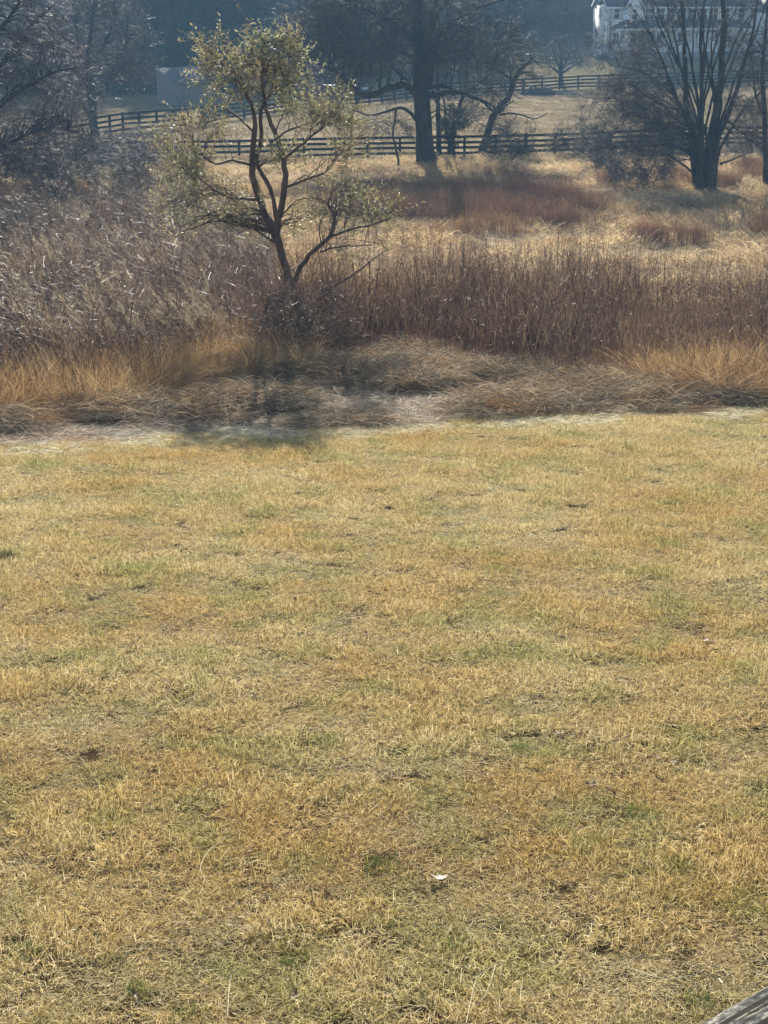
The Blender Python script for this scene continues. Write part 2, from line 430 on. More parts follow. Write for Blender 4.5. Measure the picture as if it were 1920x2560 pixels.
cc = blend(cc, (.20, .15, .095), _smooth((fbm(xf, yf, 12) - .5) * 8) * _smooth((yf - 104) / 4))
cc = blend(cc, (.24, .22, .10), _smooth((yf - 166) / 3) * .7)                  # house lawn
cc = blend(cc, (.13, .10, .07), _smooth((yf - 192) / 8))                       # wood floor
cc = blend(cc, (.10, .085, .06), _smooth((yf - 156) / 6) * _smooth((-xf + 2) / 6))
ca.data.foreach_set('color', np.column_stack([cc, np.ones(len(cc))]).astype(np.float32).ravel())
m, n, l, b = mat('ground_soil_and_thatch')
at = n.new('ShaderNodeAttribute'); at.attribute_name = 'ground_colour'
ge = n.new('ShaderNodeNewGeometry')
t1 = noise_node(n, l, 9, 6, ge.outputs['Position']); t2 = noise_node(n, l, .5, 4, ge.outputs['Position'], (.5, 1, 1))
r1 = ramp(n, [(.3, (.45, .45, .45)), (.7, (1.35, 1.3, 1.2))]); l.new(t1.outputs[0], r1.inputs[0])
r2 = ramp(n, [(.3, (.7, .72, .75)), (.7, (1.2, 1.15, 1.1))]); l.new(t2.outputs[0], r2.inputs[0])
c = mixc(n, l, 1.0, at.outputs['Color'], r1.outputs[0], 'MULTIPLY'); c = mixc(n, l, 1.0, c, r2.outputs[0], 'MULTIPLY')
l.new(c, b.inputs['Base Color']); b.inputs['Roughness'].default_value = 1.0; b.inputs['Specular IOR Level'].default_value = .02
bp = n.new('ShaderNodeBump'); bp.inputs['Strength'].default_value = .8; bp.inputs['Distance'].default_value = .06
l.new(t1.outputs[0], bp.inputs['Height']); l.new(bp.outputs[0], b.inputs['Normal'])
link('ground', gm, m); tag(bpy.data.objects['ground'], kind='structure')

# ================================================================== TREES
def depth_of(Y): return Y * math.cos(TH) + 10 * math.sin(TH)
def limb(pts, Y0, K=16, jit=.01):
    """pts: (photo x, photo y, width in photo px, metres nearer/farther)"""
    a = []
    for q in pts:
        dy = q[3] if len(q) > 3 else 0
        p = P(q[0], q[1], Y0 + dy); a.append([*p, q[2] * .5 * depth_of(Y0 + dy) / F])
    s = spline(a, K); s[1:-1, :3] += rng.normal(size=(K - 2, 3)) * jit
    s[:, 3] = np.maximum(s[:, 3], .006)
    return s[:, :3], s[:, 3]
def targets(blobs, Y0, clump=0):
    out = []
    if clump:
        nb_ = []
        for (px, py, rx, ry, dy, n) in blobs:
            m_ = max(2, n // clump)
            for q in range(m_):
                a = rng.uniform(0, 6.28); r = math.sqrt(rng.uniform(.1, 1.25)); h_ = rng.uniform(.16, .42)
                c_ = P(px + rx * r * math.cos(a), py + ry * r * math.sin(a), Y0)
                nb_.append((px + rx * r * math.cos(a), py + ry * r * math.sin(a), 26 * h_ * 2, 30 * h_, dy * rng.uniform(.2, 1), clump))
        blobs = nb_
    for (px, py, rx, ry, dy, n) in blobs:
        a = rng.uniform(0, 2 * np.pi, n); r = np.sqrt(rng.random(n)); w = rng.uniform(-1, 1, n)
        for q in range(n): out.append(P(px + rx * r[q] * math.cos(a[q]), py + ry * r[q] * math.sin(a[q]), Y0 + dy * w[q]))
    return np.array(out)
def rough_tube(mx, Pn, Rn, s=9, amp=.08):
    V, Q, A = tubes(Pn[None], Rn[None], s)
    c = np.repeat(Pn, s, 0); V = c + (V - c) * (1 + rng.normal(size=(len(V), 1)) * amp)
    mx.add(V, Q, A=A); return mx
def built_tree(name, label, cat, base, limbs, targ, group=None, bark='bark', twig='twig', lv=((3, .9, (25, 60)), (4, .5, (25, 60)), (4, .3, (25, 60))),
               twig_r=.006, leaf=None, droop=0., trunk_n=1, up=.04, tK=8, sides=9, limb_part='limb', rr=.35):
    t = thing(name, base, label, cat, group)
    o0 = np.array(base)
    mx = Mix(); 
    for Pn, Rn in limbs[:trunk_n]: rough_tube(mx, Pn, Rn, sides)
    link('trunk', mx.mesh('trunk', True, o0), M[bark], t)
    for Pn, Rn in limbs[trunk_n:]:
        k = Mix(); rough_tube(k, Pn, Rn, 7, .06); link(limb_part, k.mesh('limb', True, o0), M[bark], t)
    Lp = np.concatenate([a for a, _ in limbs]); Lr = np.concatenate([b_ for _, b_ in limbs])
    Bp, Br = to_targets(Lp, Lr, targ, tK, droop=droop, rmin=twig_r * 1.3, rr=rr)
    k = Mix(); k.add(*_vqa(tubes(Bp, Br, 4))); br = link('branches', k.mesh('branches', True, o0), M[bark], t); tag(br, kind='stuff')
    cur = (Bp, Br); tw = Mix(); ends = cur
    for li, (n_, L_, ang) in enumerate(lv):
        r = max(twig_r * (.8 ** li), .0025)
        cur = grow(cur[0], cur[1], n_, L_, ang, (.3, 1) if li == 0 else (.15, 1), 5, .13, up - droop * .1, .55, r)
        if li < len(lv) - 1 or leaf: tw.add(*_vqa(tubes(cur[0][:, ::2] if li else cur[0], cur[1][:, ::2] if li else cur[1], 3)))
        else: tw.add(*_vqa(ribbons(cur[0], cur[1] * 1.3)))
        ends = cur
    tag(link('twigs', tw.mesh('twigs', False, o0), M[twig], t), kind='stuff')
    if leaf:
        mname, per, Ll, Wl, spread = leaf
        Pn, Rn = ends
        nn, K, _ = Pn.shape; idx = np.repeat(np.arange(nn), per); tt = rng.uniform(.2, 1, len(idx)) * (K - 1); i0 = np.minimum(tt.astype(int), K - 2); f = (tt - i0)[:, None]
        A = Pn[idx, i0]; B = Pn[idx, i0 + 1]; base_ = A + (B - A) * f
        d = unit(unit(B - A) + rng.normal(size=A.shape) * spread + np.array([0, 0, .15]))
        ll = rng.uniform(.6, 1.3, len(idx))[:, None] * Ll
        d2 = unit(d + rng.normal(size=A.shape) * .25)
        Q3 = np.stack([base_, base_ + d * ll * .5, base_ + (d + d2) * ll * .5], 1)
        w = np.tile(np.array([.6, 1, .25]) * Wl, (len(idx), 1))
        shade = np.repeat(rng.random(nn), per) * .6 + rng.random(len(idx)) * .4
        k = Mix(); k.add(*_vqa(ribbons(Q3, w, shade))); tag(link('foliage', k.mesh('foliage', False, o0), M[mname], t), kind='stuff')
    return t
def _vqa(t): return (t[0], t[1], None, t[2])

# --- the evergreen in the middle of the brush
Y0 = 38.0
gb = G(737, 868); Y0 = gb[1]
L = [
 limb([(737, 875, 24), (738, 800, 22), (738, 735, 21), (718, 690, 19), (706, 633, 18), (682, 573, 20, .1), (655, 520, 17, .2), (639, 470, 16, .3), (629, 418, 16, .4), (634, 350, 13, .4), (636, 290, 10, .3), (618, 235, 8, .2), (600, 195, 5, 0)], Y0, 26),
 limb([(690, 590, 17), (698, 541, 16, -.2), (712, 470, 15, -.3), (711, 418, 14, -.3), (706, 380, 12, -.2), (690, 340, 12, 0), (672, 292, 10, .1), (661, 250, 9, .2), (657, 200, 8, .2), (658, 120, 5, .2), (655, 90, 2, .2)], Y0, 24),
 limb([(692, 560, 11, .3), (682, 486, 11, .5), (658, 440, 11, .6), (640, 405, 11, .6), (655, 350, 10, .6), (652, 275, 9, .5), (690, 215, 7, .7), (718, 160, 5, .8), (722, 95, 2, .8)], Y0, 20),
 limb([(738, 700, 13), (757, 660, 12, -.4), (790, 622, 11, -.8), (826, 589, 10, -1.1), (836, 545, 9, -1.2), (820, 510, 8, -1.2)], Y0, 14),
 limb([(822, 593, 7, -1.1), (880, 573, 5, -1.3), (930, 562, 4, -1.4), (978, 543, 3, -1.5)], Y0, 10),
 limb([(800, 630, 5, -.6), (850, 615, 4, -.9), (935, 612, 2, -1.2)], Y0, 8),
 limb([(800, 735, 4, -2), (880, 690, 4, -2.2), (925, 655, 3, -2.4), (968, 624, 2, -2.5)], Y0, 8),
 limb([(712, 468, 8, -.3), (760, 452, 6, -.5), (800, 438, 5, -.8), (826, 421, 3, -1)], Y0, 10),
 limb([(706, 402, 8, -.2), (735, 378, 7, -.6), (772, 346, 6, -.8), (812, 315, 4, -1)], Y0, 10),
 limb([(693, 350, 6, 0), (722, 325, 5, .3), (790, 300, 4, .6), (840, 270, 2, .9)], Y0, 10),
 limb([(645, 500, 8, .2), (600, 495, 6, 0), (555, 488, 5, -.4), (490, 440, 3, -.8)], Y0, 10),
 limb([(626, 412, 8, .4), (580, 400, 6, .1), (540, 410, 5, 0), (490, 380, 3, -.2)], Y0, 10),
 limb([(612, 230, 6, .2), (575, 170, 5, 0), (530, 135, 4, -.3), (500, 108, 2, -.4)], Y0, 10),
 limb([(634, 330, 6, .4), (590, 290, 5, .8), (545, 260, 3, 1.1)], Y0, 9),
]
B = [(560, 175, 64, 30, 1.0, 22), (640, 170, 42, 34, .9, 20), (652, 112, 12, 14, .4, 5), (722, 195, 38, 50, .9, 20), (722, 112, 12, 12, .4, 5), (505, 138, 18, 12, .5, 5), (610, 215, 80, 48, 1.3, 20), (700, 235, 65, 55, 1.3, 20), (530, 205, 36, 40, 1, 8), (430, 520, 50, 40, 1, 8), (480, 560, 50, 30, 1, 8), (600, 560, 50, 30, 1, 6),
     (720, 290, 70, 40, 1.5, 12), (810, 290, 60, 45, 1.2, 22), (830, 350, 65, 60, 1.3, 30), (770, 400, 75, 45, 1.3, 22), (560, 300, 50, 45, 1.2, 9), (500, 345, 70, 40, 1.2, 20),
     (450, 380, 55, 45, 1.1, 18), (490, 430, 85, 55, 1.3, 22), (540, 500, 70, 50, 1.2, 20), (620, 470, 40, 70, 1, 4), (830, 500, 80, 45, 1.1, 24), (900, 530, 70, 32, 1.2, 15), (970, 540, 40, 18, .8, 6), (760, 560, 40, 35, 1, 5), (900, 600, 50, 25, .8, 4)]
B = [(a, b_, c_, d, e, max(3, int(f * .66))) for a, b_, c_, d, e, f in B]
tgt = targets(B, Y0, 3)
ever = built_tree('evergreen_tree', 'tall sparse olive-green evergreen with forked reddish trunk standing in the brush', 'tree', gb, L, tgt, bark='bark_red', twig='bark_red',
                  lv=((4, .55, (20, 65)), (4, .3, (20, 65)),), twig_r=.0055, leaf=('ever', 7, .082, .0088, .8), up=.1, limb_part='limb')
for d in [o for o in bpy.data.objects if o.parent == ever and o.name.startswith('limb')][:0]: pass

# --- big bare shade tree behind the meadow
gb = G(1066, 414); Y0 = gb[1]
L = [
 limb([(1067, 424, 84), (1066, 404, 58), (1062, 360, 46), (1058, 300, 42), (1055, 240, 42), (1052, 185, 40), (1048, 130, 32), (1046, 70, 28), (1040, -20, 24), (1030, -120, 18), (1015, -260, 8)], Y0, 26),
 limb([(1068, 215, 26, .3), (1076, 160, 22, .5), (1078, 100, 20, .8), (1088, 20, 16, 1), (1110, -100, 11, 1.5), (1130, -220, 5, 2)], Y0, 16),
 limb([(1040, 232, 20), (1020, 216, 20, -.3), (999, 212, 19, -.6), (951, 228, 17, -1), (903, 238, 17, -1.2), (870, 205, 13, -1.4), (839, 180, 10, -1.4), (800, 162, 7, -1.5), (770, 150, 4, -1.5)], Y0, 22, .02),
 limb([(1036, 225, 11, .3), (1015, 200, 9, .6), (999, 184, 8, .8), (984, 168, 5, 1)], Y0, 9),
 limb([(1042, 302, 11), (1026, 282, 9, -.6), (1011, 271, 9, -.9), (990, 271, 8, -1), (951, 283, 6, -1.3), (921, 287, 5, -1.4), (879, 274, 3, -1.5)], Y0, 16, .02),
 limb([(992, 272, 6, -1), (987, 305, 5, -1.2), (982, 335, 5, -1.4), (990, 372, 6, -1.7), (996, 414, 6, -2)], Y0, 12, .02),
 limb([(1074, 240, 15), (1100, 236, 13, -.5), (1126, 229, 11, -.8), (1159, 232, 10, -1), (1180, 244, 9, -1.2), (1210, 253, 7, -1.4), (1238, 271, 4, -1.5)], Y0, 16, .02),
 limb([(1072, 218, 11, .4), (1104, 214, 10, .3), (1132, 222, 8, 0), (1162, 235, 8, -.6)], Y0, 10, .02),
 limb([(1163, 234, 6, -.8), (1184, 218, 5, -.6), (1207, 205, 5, -.4), (1228, 180, 4, 0), (1236, 160, 2, 0)], Y0, 10, .02),
 limb([(903, 240, 7, -1.2), (893, 262, 4, -1.3), (880, 290, 3, -1.5)], Y0, 8, .02),
 limb([(1050, 130, 14, 0), (1000, 70, 11, -1), (930, 30, 8, -2), (860, 0, 5, -3)], Y0, 14, .03),
 limb([(1052, 160, 12, .5), (990, 120, 9, 1.5), (920, 95, 7, 2), (840, 90, 4, 2.5)], Y0, 14, .03),
 limb([(1078, 110, 12, .8), (1130, 60, 9, 0), (1200, 20, 7, -1), (1260, 0, 4, -1.5)], Y0, 14, .03),
 limb([(1046, 60, 13, 0), (980, -20, 9, 1), (900, -80, 6, 2)], Y0, 12, .03),
 limb([(1085, 40, 11, 1), (1150, -30, 8, 1), (1220, -80, 5, 1)], Y0, 12, .03),
]
B = [(930, 30, 170, 60, 4, 80), (820, 90, 120, 70, 3.5, 70), (1000, 130, 120, 60, 4, 44), (1160, 60, 140, 70, 4, 48), (1200, 130, 110, 45, 3, 26), (1040, -100, 330, 120, 5, 60), (900, 150, 90, 50, 3, 20),
     (850, 230, 50, 25, 1.5, 8), (950, 320, 70, 35, 1.2, 9), (1180, 260, 80, 40, 1.5, 10), (1215, 215, 40, 35, 1, 8)]
built_tree('shade_tree', 'huge bare shade tree with thick dark trunk and crooked low limbs at the paddock fence', 'tree', gb, L, targets(B, Y0), lv=((5, 1.5, (20, 60)), (6, .7, (20, 60)), (4, .4, (20, 60))), twig_r=.012, up=-.02, trunk_n=2, tK=9)

# --- thin trunks and small cedar right of the shade tree
gb = G(1099, 392); Y0 = gb[1] + .5
L = [limb([(1099, 394, 15), (1097, 330, 12), (1096, 271, 11), (1094, 200, 9), (1100, 120, 6), (1104, 60, 3)], Y0, 14, .02), limb([(1096, 270, 6), (1080, 220, 4), (1078, 150, 2)], Y0, 8)]
built_tree('slender_tree', 'slender bare tree rising straight beside the big dark trunk', 'tree', gb, L, targets([(1100, 150, 45, 90, 1, 16), (1092, 290, 30, 40, .8, 4)], Y0), lv=((4, .7, (20, 55)), (4, .35, (20, 55))), twig_r=.009)
gb = G(1124, 390); Y0 = gb[1] + .8
L = [limb([(1123, 392, 14), (1128, 350, 12), (1138, 300, 11), (1150, 262, 10), (1158, 240, 9), (1166, 190, 7), (1168, 120, 4)], Y0, 14, .02), limb([(1124, 370, 7), (1114, 320, 6), (1112, 270, 5), (1106, 230, 4)], Y0, 8)]
built_tree('crooked_sapling', 'crooked thin bare tree whose stem bends right beside the small cedar', 'tree', gb, L, targets([(1165, 140, 40, 60, 1, 12), (1115, 240, 25, 30, .6, 4)], Y0), lv=((4, .7, (20, 55)), (4, .35, (20, 55))), twig_r=.009)
gb = G(1134, 388); Y0 = gb[1] + .2
L = [limb([(1134, 392, 9), (1133, 345, 8), (1135, 300, 6), (1136, 262, 3)], Y0, 10)]
built_tree('cedar_sapling', 'small dark green cedar sapling in front of the far fence rails', 'tree', gb, L, targets([(1110, 320, 18, 28, .5, 18), (1136, 300, 26, 36, .6, 26), (1158, 305, 18, 26, .5, 16), (1132, 345, 16, 18, .4, 10)], Y0), lv=((5, .3, (20, 55)), (4, .2, (20, 55))), twig_r=.006, leaf=('cedar', 7, .12, .014, .5), up=.12)

# --- leaning tree at the fence
gb = G(1205, 396); Y0 = gb[1]
L = [limb([(1203, 398, 26), (1210, 360, 20), (1222, 320, 18), (1234, 288, 17), (1252, 262, 16), (1271, 241, 15), (1284, 205, 13), (1298, 180, 11), (1316, 158, 8), (1336, 142, 4)], Y0, 20, .02),
     limb([(1240, 285, 7), (1228, 275, 7, -.3), (1216, 262, 7, -.5), (1196, 248, 6, -.7), (1178, 240, 4, -.8)], Y0, 12, .02),
     limb([(1248, 288, 5), (1275, 283, 5, -.4), (1299, 286, 4, -.6), (1335, 297, 3, -.8), (1368, 283, 2, -1)], Y0, 12, .02),
     limb([(1250, 282, 5, 0), (1268, 262, 4, .4), (1285, 250, 3, .6)], Y0, 8, .02),
     limb([(1282, 203, 7), (1262, 186, 6, .3), (1238, 172, 5, .6), (1228, 160, 3, .8)], Y0, 10, .02),
     limb([(1275, 225, 6), (1276, 180, 5, .3), (1270, 140, 3, .6)], Y0, 8, .02)]
built_tree('leaning_tree', 'bare dark tree leaning right over the paddock fence with drooping side twigs', 'tree', gb, L, targets([(1300, 130, 60, 45, 1.5, 22), (1310, 310, 55, 30, 1, 14), (1230, 150, 40, 35, 1.2, 12), (1350, 170, 40, 30, 1, 8), (1205, 290, 30, 40, .8, 8)], Y0), lv=((4, .7, (20, 60)), (5, .4, (20, 60)), (3, .25, (20, 60))), twig_r=.009, droop=.15, up=-.05)

# --- yard tree below the house
gb = G(1403, 214); Y0 = gb[1]
L = [limb([(1403, 216, 17), (1402, 195, 12), (1402, 172, 11), (1403, 150, 8), (1404, 120, 4)], Y0, 12),
     limb([(1402, 186, 7), (1385, 172, 6, -.6), (1364, 158, 4, -1), (1350, 145, 2, -1)], Y0, 8), limb([(1403, 184, 7), (1420, 172, 6, .6), (1440, 160, 4, 1), (1462, 152, 2, 1)], Y0, 8),
     limb([(1402, 178, 6), (1390, 150, 5, 1), (1380, 120, 3, 1.5)], Y0, 8), limb([(1403, 176, 6), (1418, 150, 5, -1), (1428, 120, 3, -1.5)], Y0, 8)]
built_tree('yard_tree', 'small vase-shaped bare tree on the slope below the white house', 'tree', gb, L, targets([(1400, 128, 75, 45, 3, 60), (1360, 152, 28, 14, 2, 8), (1450, 152, 28, 14, 2, 8)], Y0), lv=((5, .9, (20, 50)), (5, .5, (20, 50))), twig_r=.013)

# --- right multi-stemmed tree
gb = G(1762, 482); Y0 = gb[1]
_l = limb
def limb(pts, Y0, K=16, jit=.01): a, b_ = _l(pts, Y0, K, jit); return a, b_ * .72
L = [
 limb([(1774, 492, 64), (1774, 470, 50), (1776, 420, 48, 0), (1779, 360, 42), (1788, 300, 34), (1794, 255, 30), (1800, 215, 27), (1804, 174, 24), (1808, 110, 21), (1812, 60, 18), (1806, -10, 15), (1800, -120, 10), (1790, -240, 5)], Y0, 28, .02),
 limb([(1748, 488, 40, .3), (1742, 450, 32, .3), (1735, 390, 30, .3), (1733, 331, 27, .3), (1718, 285, 23, .4), (1714, 230, 20, .5), (1713, 143, 16, .5), (1710, 80, 13, .6), (1700, -30, 10, .8), (1690, -150, 5, 1)], Y0, 24, .02),
 limb([(1750, 470, 26, -.4), (1752, 390, 22, -.5), (1752, 315, 18, -.6), (1754, 250, 15, -.7), (1754, 180, 13, -.8), (1752, 80, 11, -1), (1765, -30, 8, -1.2), (1770, -160, 4, -1.4)], Y0, 22, .02),
 limb([(1788, 400, 26, -.3), (1794, 346, 24, -.5), (1820, 284, 20, -.8), (1840, 230, 17, -1), (1852, 188, 15, -1.1), (1870, 127, 12, -1.2), (1886, 60, 9, -1.4), (1900, -40, 6, -1.6)], Y0, 20, .02),
 limb([(1790, 420, 14, .3), (1800, 370, 12, .5), (1845, 293, 10, .9), (1885, 245, 8, 1.2), (1930, 205, 5, 1.5)], Y0, 14, .02),
 limb([(1732, 320, 13, .5), (1712, 290, 12, .6), (1690, 240, 10, .8), (1668, 185, 9, 1), (1650, 140, 7, 1.1), (1630, 90, 5, 1.3), (1610, 30, 3, 1.5)], Y0, 16, .02),
 limb([(1715, 280, 9, .2), (1680, 235, 8, -.2), (1645, 205, 7, -.5), (1590, 174, 5, -1), (1525, 165, 2, -1.4)], Y0, 14, .02),
 limb([(1728, 320, 9, -.2), (1700, 305, 8, -.6), (1655, 262, 6, -1.1), (1610, 235, 5, -1.4), (1560, 195, 3, -1.8)], Y0, 14, .02),
 limb([(1735, 330, 8, -.6), (1700, 318, 7, -1.2), (1660, 320, 5, -1.8), (1615, 310, 3, -2.2)], Y0, 12, .02),
 limb([(1752, 300, 8, -.6), (1740, 240, 7, -.4), (1730, 160, 6, -.2), (1735, 60, 4, 0), (1740, -50, 3, 0)], Y0, 14, .02),
 limb([(1795, 250, 9, .2), (1780, 190, 8, .4), (1778, 120, 6, .6), (1786, 40, 4, .8)], Y0, 12, .02),
 limb([(1752, 420, 9, -.8), (1742, 350, 8, -1), (1728, 270, 6, -1.2), (1690, 190, 4, -1.6), (1670, 120, 3, -1.8)], Y0, 12, .02),
 limb([(1812, 300, 8, -.6), (1850, 330, 5, -1), (1880, 352, 4, -1.2), (1905, 372, 2, -1.4)], Y0, 10, .03),
 limb([(1800, 410, 9, .4), (1840, 395, 6, .8), (1880, 380, 4, 1)], Y0, 10, .03)]
for k_ in range(13):
    xb = rng.uniform(1728, 1800); xt = 1560 + 400 * (k_ + rng.random()) / 13; dd = rng.uniform(-1.5, 1.5)
    xm = xb + (xt - xb) * .38
    L.append(limb([(xb, rng.uniform(330, 420), 9, dd * .2), (xb + (xt - xb) * .16, 280, 8.5, dd * .4), (xm, 190, 7.5, dd * .7), (xb + (xt - xb) * .7, 80, 5.5, dd), (xt, rng.uniform(-80, 20), 3, dd * 1.3)], Y0, 16, .03))
B = [(1640, 60, 110, 80, 3, 34), (1770, 20, 130, 90, 3, 34), (1870, 90, 70, 110, 3, 40), (1590, 170, 90, 60, 2.5, 34), (1540, 110, 60, 60, 2.5, 14), (1560, 250, 80, 60, 2.5, 40), (1640, 300, 90, 60, 2.5, 50), (1860, 270, 60, 70, 2.5, 30), (1770, -120, 200, 80, 4, 40), (1660, 380, 80, 45, 2, 30), (1860, 350, 50, 40, 2, 12)]
built_tree('multi_stemmed_tree', 'large bare tree splitting into many upright stems from one dark base', 'tree', gb, L, targets(B, Y0), lv=((4, 1.0, (20, 55)), (5, .5, (20, 55)), (4, .28, (20, 55))), twig_r=.008, trunk_n=1, limb_part='stem')

limb = _l
gb = G(1916, 480); Y0 = gb[1]
L = [limb([(1917, 484, 22), (1914, 430, 14), (1912, 360, 13), (1911, 268, 12), (1906, 200, 10), (1912, 100, 7), (1920, 0, 4)], Y0, 16, .02), limb([(1912, 300, 6), (1890, 240, 5), (1880, 160, 3)], Y0, 8), limb([(1912, 330, 6), (1945, 260, 5), (1960, 160, 3)], Y0, 8)]
built_tree('edge_tree', 'single straight bare trunk at the right edge of the picture', 'tree', gb, L, targets([(1900, 180, 60, 120, 1.5, 24), (1960, 100, 60, 120, 1.5, 16), (1890, 330, 40, 50, 1, 8)], Y0), lv=((4, .8, (20, 55)), (4, .4, (20, 55)), (3, .25, (20, 50))), twig_r=.009)

# --- left bare trees
gb = G(236, 352); Y0 = gb[1]
L = [limb([(237, 354, 34), (235, 330, 22), (231, 280, 20), (228, 231, 18), (222, 170, 14), (226, 90, 10), (236, 0, 6)], Y0, 18, .02), limb([(232, 300, 11), (205, 262, 9, .5), (180, 205, 7, 1), (150, 130, 4, 1.5)], Y0, 12, .02),
     limb([(230, 250, 9), (262, 215, 8, -.5), (290, 160, 6, -1), (320, 100, 3, -1.2)], Y0, 12, .02), limb([(226, 190, 8), (200, 140, 6, -1), (190, 60, 4, -2)], Y0, 10, .02), limb([(222, 170, 8), (260, 110, 6, 1), (290, 40, 4, 2)], Y0, 10, .02)]
built_tree('paddock_tree', 'grey bare tree with twiggy rounded crown left of the wooden shed', 'tree', gb, L, targets([(240, 90, 140, 110, 4, 110), (330, 130, 50, 70, 2.5, 30), (200, 200, 110, 60, 3, 30), (220, -40, 160, 70, 4, 50), (350, 190, 40, 30, 2, 8)], Y0), lv=((5, 1.1, (20, 55)), (5, .6, (20, 55)), (4, .35, (20, 55))), twig='twig_pale', twig_r=.011)
gb = G(-120, 560); Y0 = gb[1]
L = [limb([(-120, 562, 70), (-118, 470, 52), (-100, 380, 46), (-80, 280, 38), (-70, 160, 30), (-50, 40, 20), (-40, -100, 10)], Y0, 18, .03),
     limb([(-100, 380, 26), (-40, 300, 20, -1), (30, 240, 14, -2), (110, 190, 9, -3), (190, 170, 5, -3.5)], Y0, 16, .03),
     limb([(-85, 300, 22), (-30, 210, 16, 1), (30, 120, 12, 1.5), (90, 50, 8, 2), (140, 10, 4, 2)], Y0, 14, .03),
     limb([(-110, 440, 20), (-40, 400, 15, -.5), (40, 350, 10, -1), (120, 320, 6, -1.5), (190, 330, 3, -2)], Y0, 14, .03),
     limb([(-75, 200, 16), (-20, 100, 12, -1), (40, 20, 8, -2), (60, -60, 4, -2)], Y0, 12, .03)]
built_tree('overhanging_tree', 'pale-twigged bare tree reaching in from the left edge above the brush', 'tree', gb, L, targets([(40, 60, 130, 90, 3, 70), (120, 150, 130, 80, 3, 70), (90, 260, 140, 70, 3, 75), (170, 330, 110, 50, 2.5, 34), (40, 370, 100, 60, 2.5, 34), (0, -60, 120, 70, 3, 30), (200, 240, 60, 50, 2, 12)], Y0), lv=((5, .7, (20, 60)), (5, .36, (20, 60)), (3, .22, (20, 60))), twig='twig_pale', twig_r=.007, droop=.08, up=-.02)

# --- thicket shrubs
def shrub(name, label, px, py, w, h, n, seed_twig='twig', group=None, lv=((4, .5, (20, 60)), (5, .28, (20, 60)), (3, .18, (20, 60))), r=.006, dy=1.5, stems=6, cat='shrub', lean=0, dip=.0):
    gb = G(px, py); Y0 = gb[1]; L = []
    for k in range(stems):
        a = rng.uniform(-1, 1); q = rng.uniform(-.8, .8)
        L.append(limb([(px + a * w * .12, py + 2, r * 900 / Y0 * 4), (px + a * w * .3 + lean * .3, py - h * .3, r * 700 / Y0 * 4, q * dy * .4), (px + a * w * .5 + lean * .7, py - h * rng.uniform(.55, .8), r * 400 / Y0 * 4, q * dy)], Y0, 8, .02))
    B = [(px + lean * .6, py - h * .55, w * .5, h * .45, dy, int(n * .7)), (px + lean, py - h * .25, w * .5, h * .22, dy, int(n * .3))]
    return built_tree(name, label, cat, gb, L, targets(B, Y0), group, lv=lv, twig=seed_twig, twig_r=r, trunk_n=stems, sides=5)
shrub('thicket_shrub', 'dense bare shrub with fan of purple-grey twigs left of the many-stemmed tree', 1590, 475, 290, 280, 400, r=.007, dy=2.5, stems=14)
shrub('thicket_shrub', 'low dark tangle of twigs at the fence end right of the leaning tree', 1445, 395, 170, 85, 90, r=.01, dy=1.5)
shrub('thicket_shrub', 'short dark bramble clump at the foot of the leaning tree', 1275, 404, 140, 80, 80, r=.01, dy=1.2)
shrub('young_tree', 'thin twin-stemmed bare sapling in front of the purple-grey shrub', 1592, 486, 90, 150, 16, r=.01, dy=.8, stems=2, cat='tree')
shrub('thicket_shrub', 'brushy bare shrub behind the straight trunk at the right edge', 1880, 420, 150, 150, 60, r=.009, dy=2, stems=7)
shrub('thicket_shrub', 'black-stemmed shrub at the left edge with stems crossing in front of pale grass', 50, 560, 190, 190, 110, r=.011, dy=1.5, stems=7)
shrub('thicket_shrub', 'pale-twigged bare shrub directly left of the evergreen', 400, 545, 230, 215, 190, 'twig_pale', r=.006, dy=2, stems=8)
shrub('thicket_shrub', 'tangled grey shrub between the left edge shrub and the pale-twigged one', 225, 545, 250, 215, 190, 'twig_pale', r=.007, dy=2, stems=9)
shrub('thicket_shrub', 'low grey-twigged shrub in front of the left end of the paddock fence', 330, 440, 220, 120, 130, 'twig_pale', r=.009, dy=2, stems=7)
shrub('thicket_shrub', 'brown twiggy bramble hiding the base of the evergreen trunk', 715, 915, 170, 200, 70, seed_twig='reeds', r=.005, dy=.7, stems=8)
shrub('thicket_shrub', 'fine-twigged bramble just right of the evergreen trunk base', 815, 900, 150, 170, 50, seed_twig='reeds', r=.005, dy=.7, stems=7)
shrub('thicket_shrub', 'arching purple-brown shrub in the middle of the left brush', 330, 720, 260, 200, 90, seed_twig='reeds', r=.006, dy=1.5, stems=9, lean=-60)
shrub('thicket_shrub', 'arching dark shrub leaning left at the left edge of the brush', 110, 700, 260, 220, 90, seed_twig='reeds', r=.006, dy=1.5, stems=9, lean=-70)
shrub('thicket_shrub', 'tall tangled shrub left of and behind the evergreen trunk', 530, 680, 240, 210, 90, seed_twig='reeds', r=.006, dy=1.5, stems=9, lean=-40)
shrub('thicket_shrub', 'bare arching shrub low in the brush above the amber grass', 210, 830, 240, 190, 70, seed_twig='reeds', r=.005, dy=1, stems=8, lean=-60)
shrub('thicket_shrub', 'dark bare shrub low at the left edge behind the leaning reeds', 90, 470, 240, 150, 140, r=.009, dy=2, stems=8)

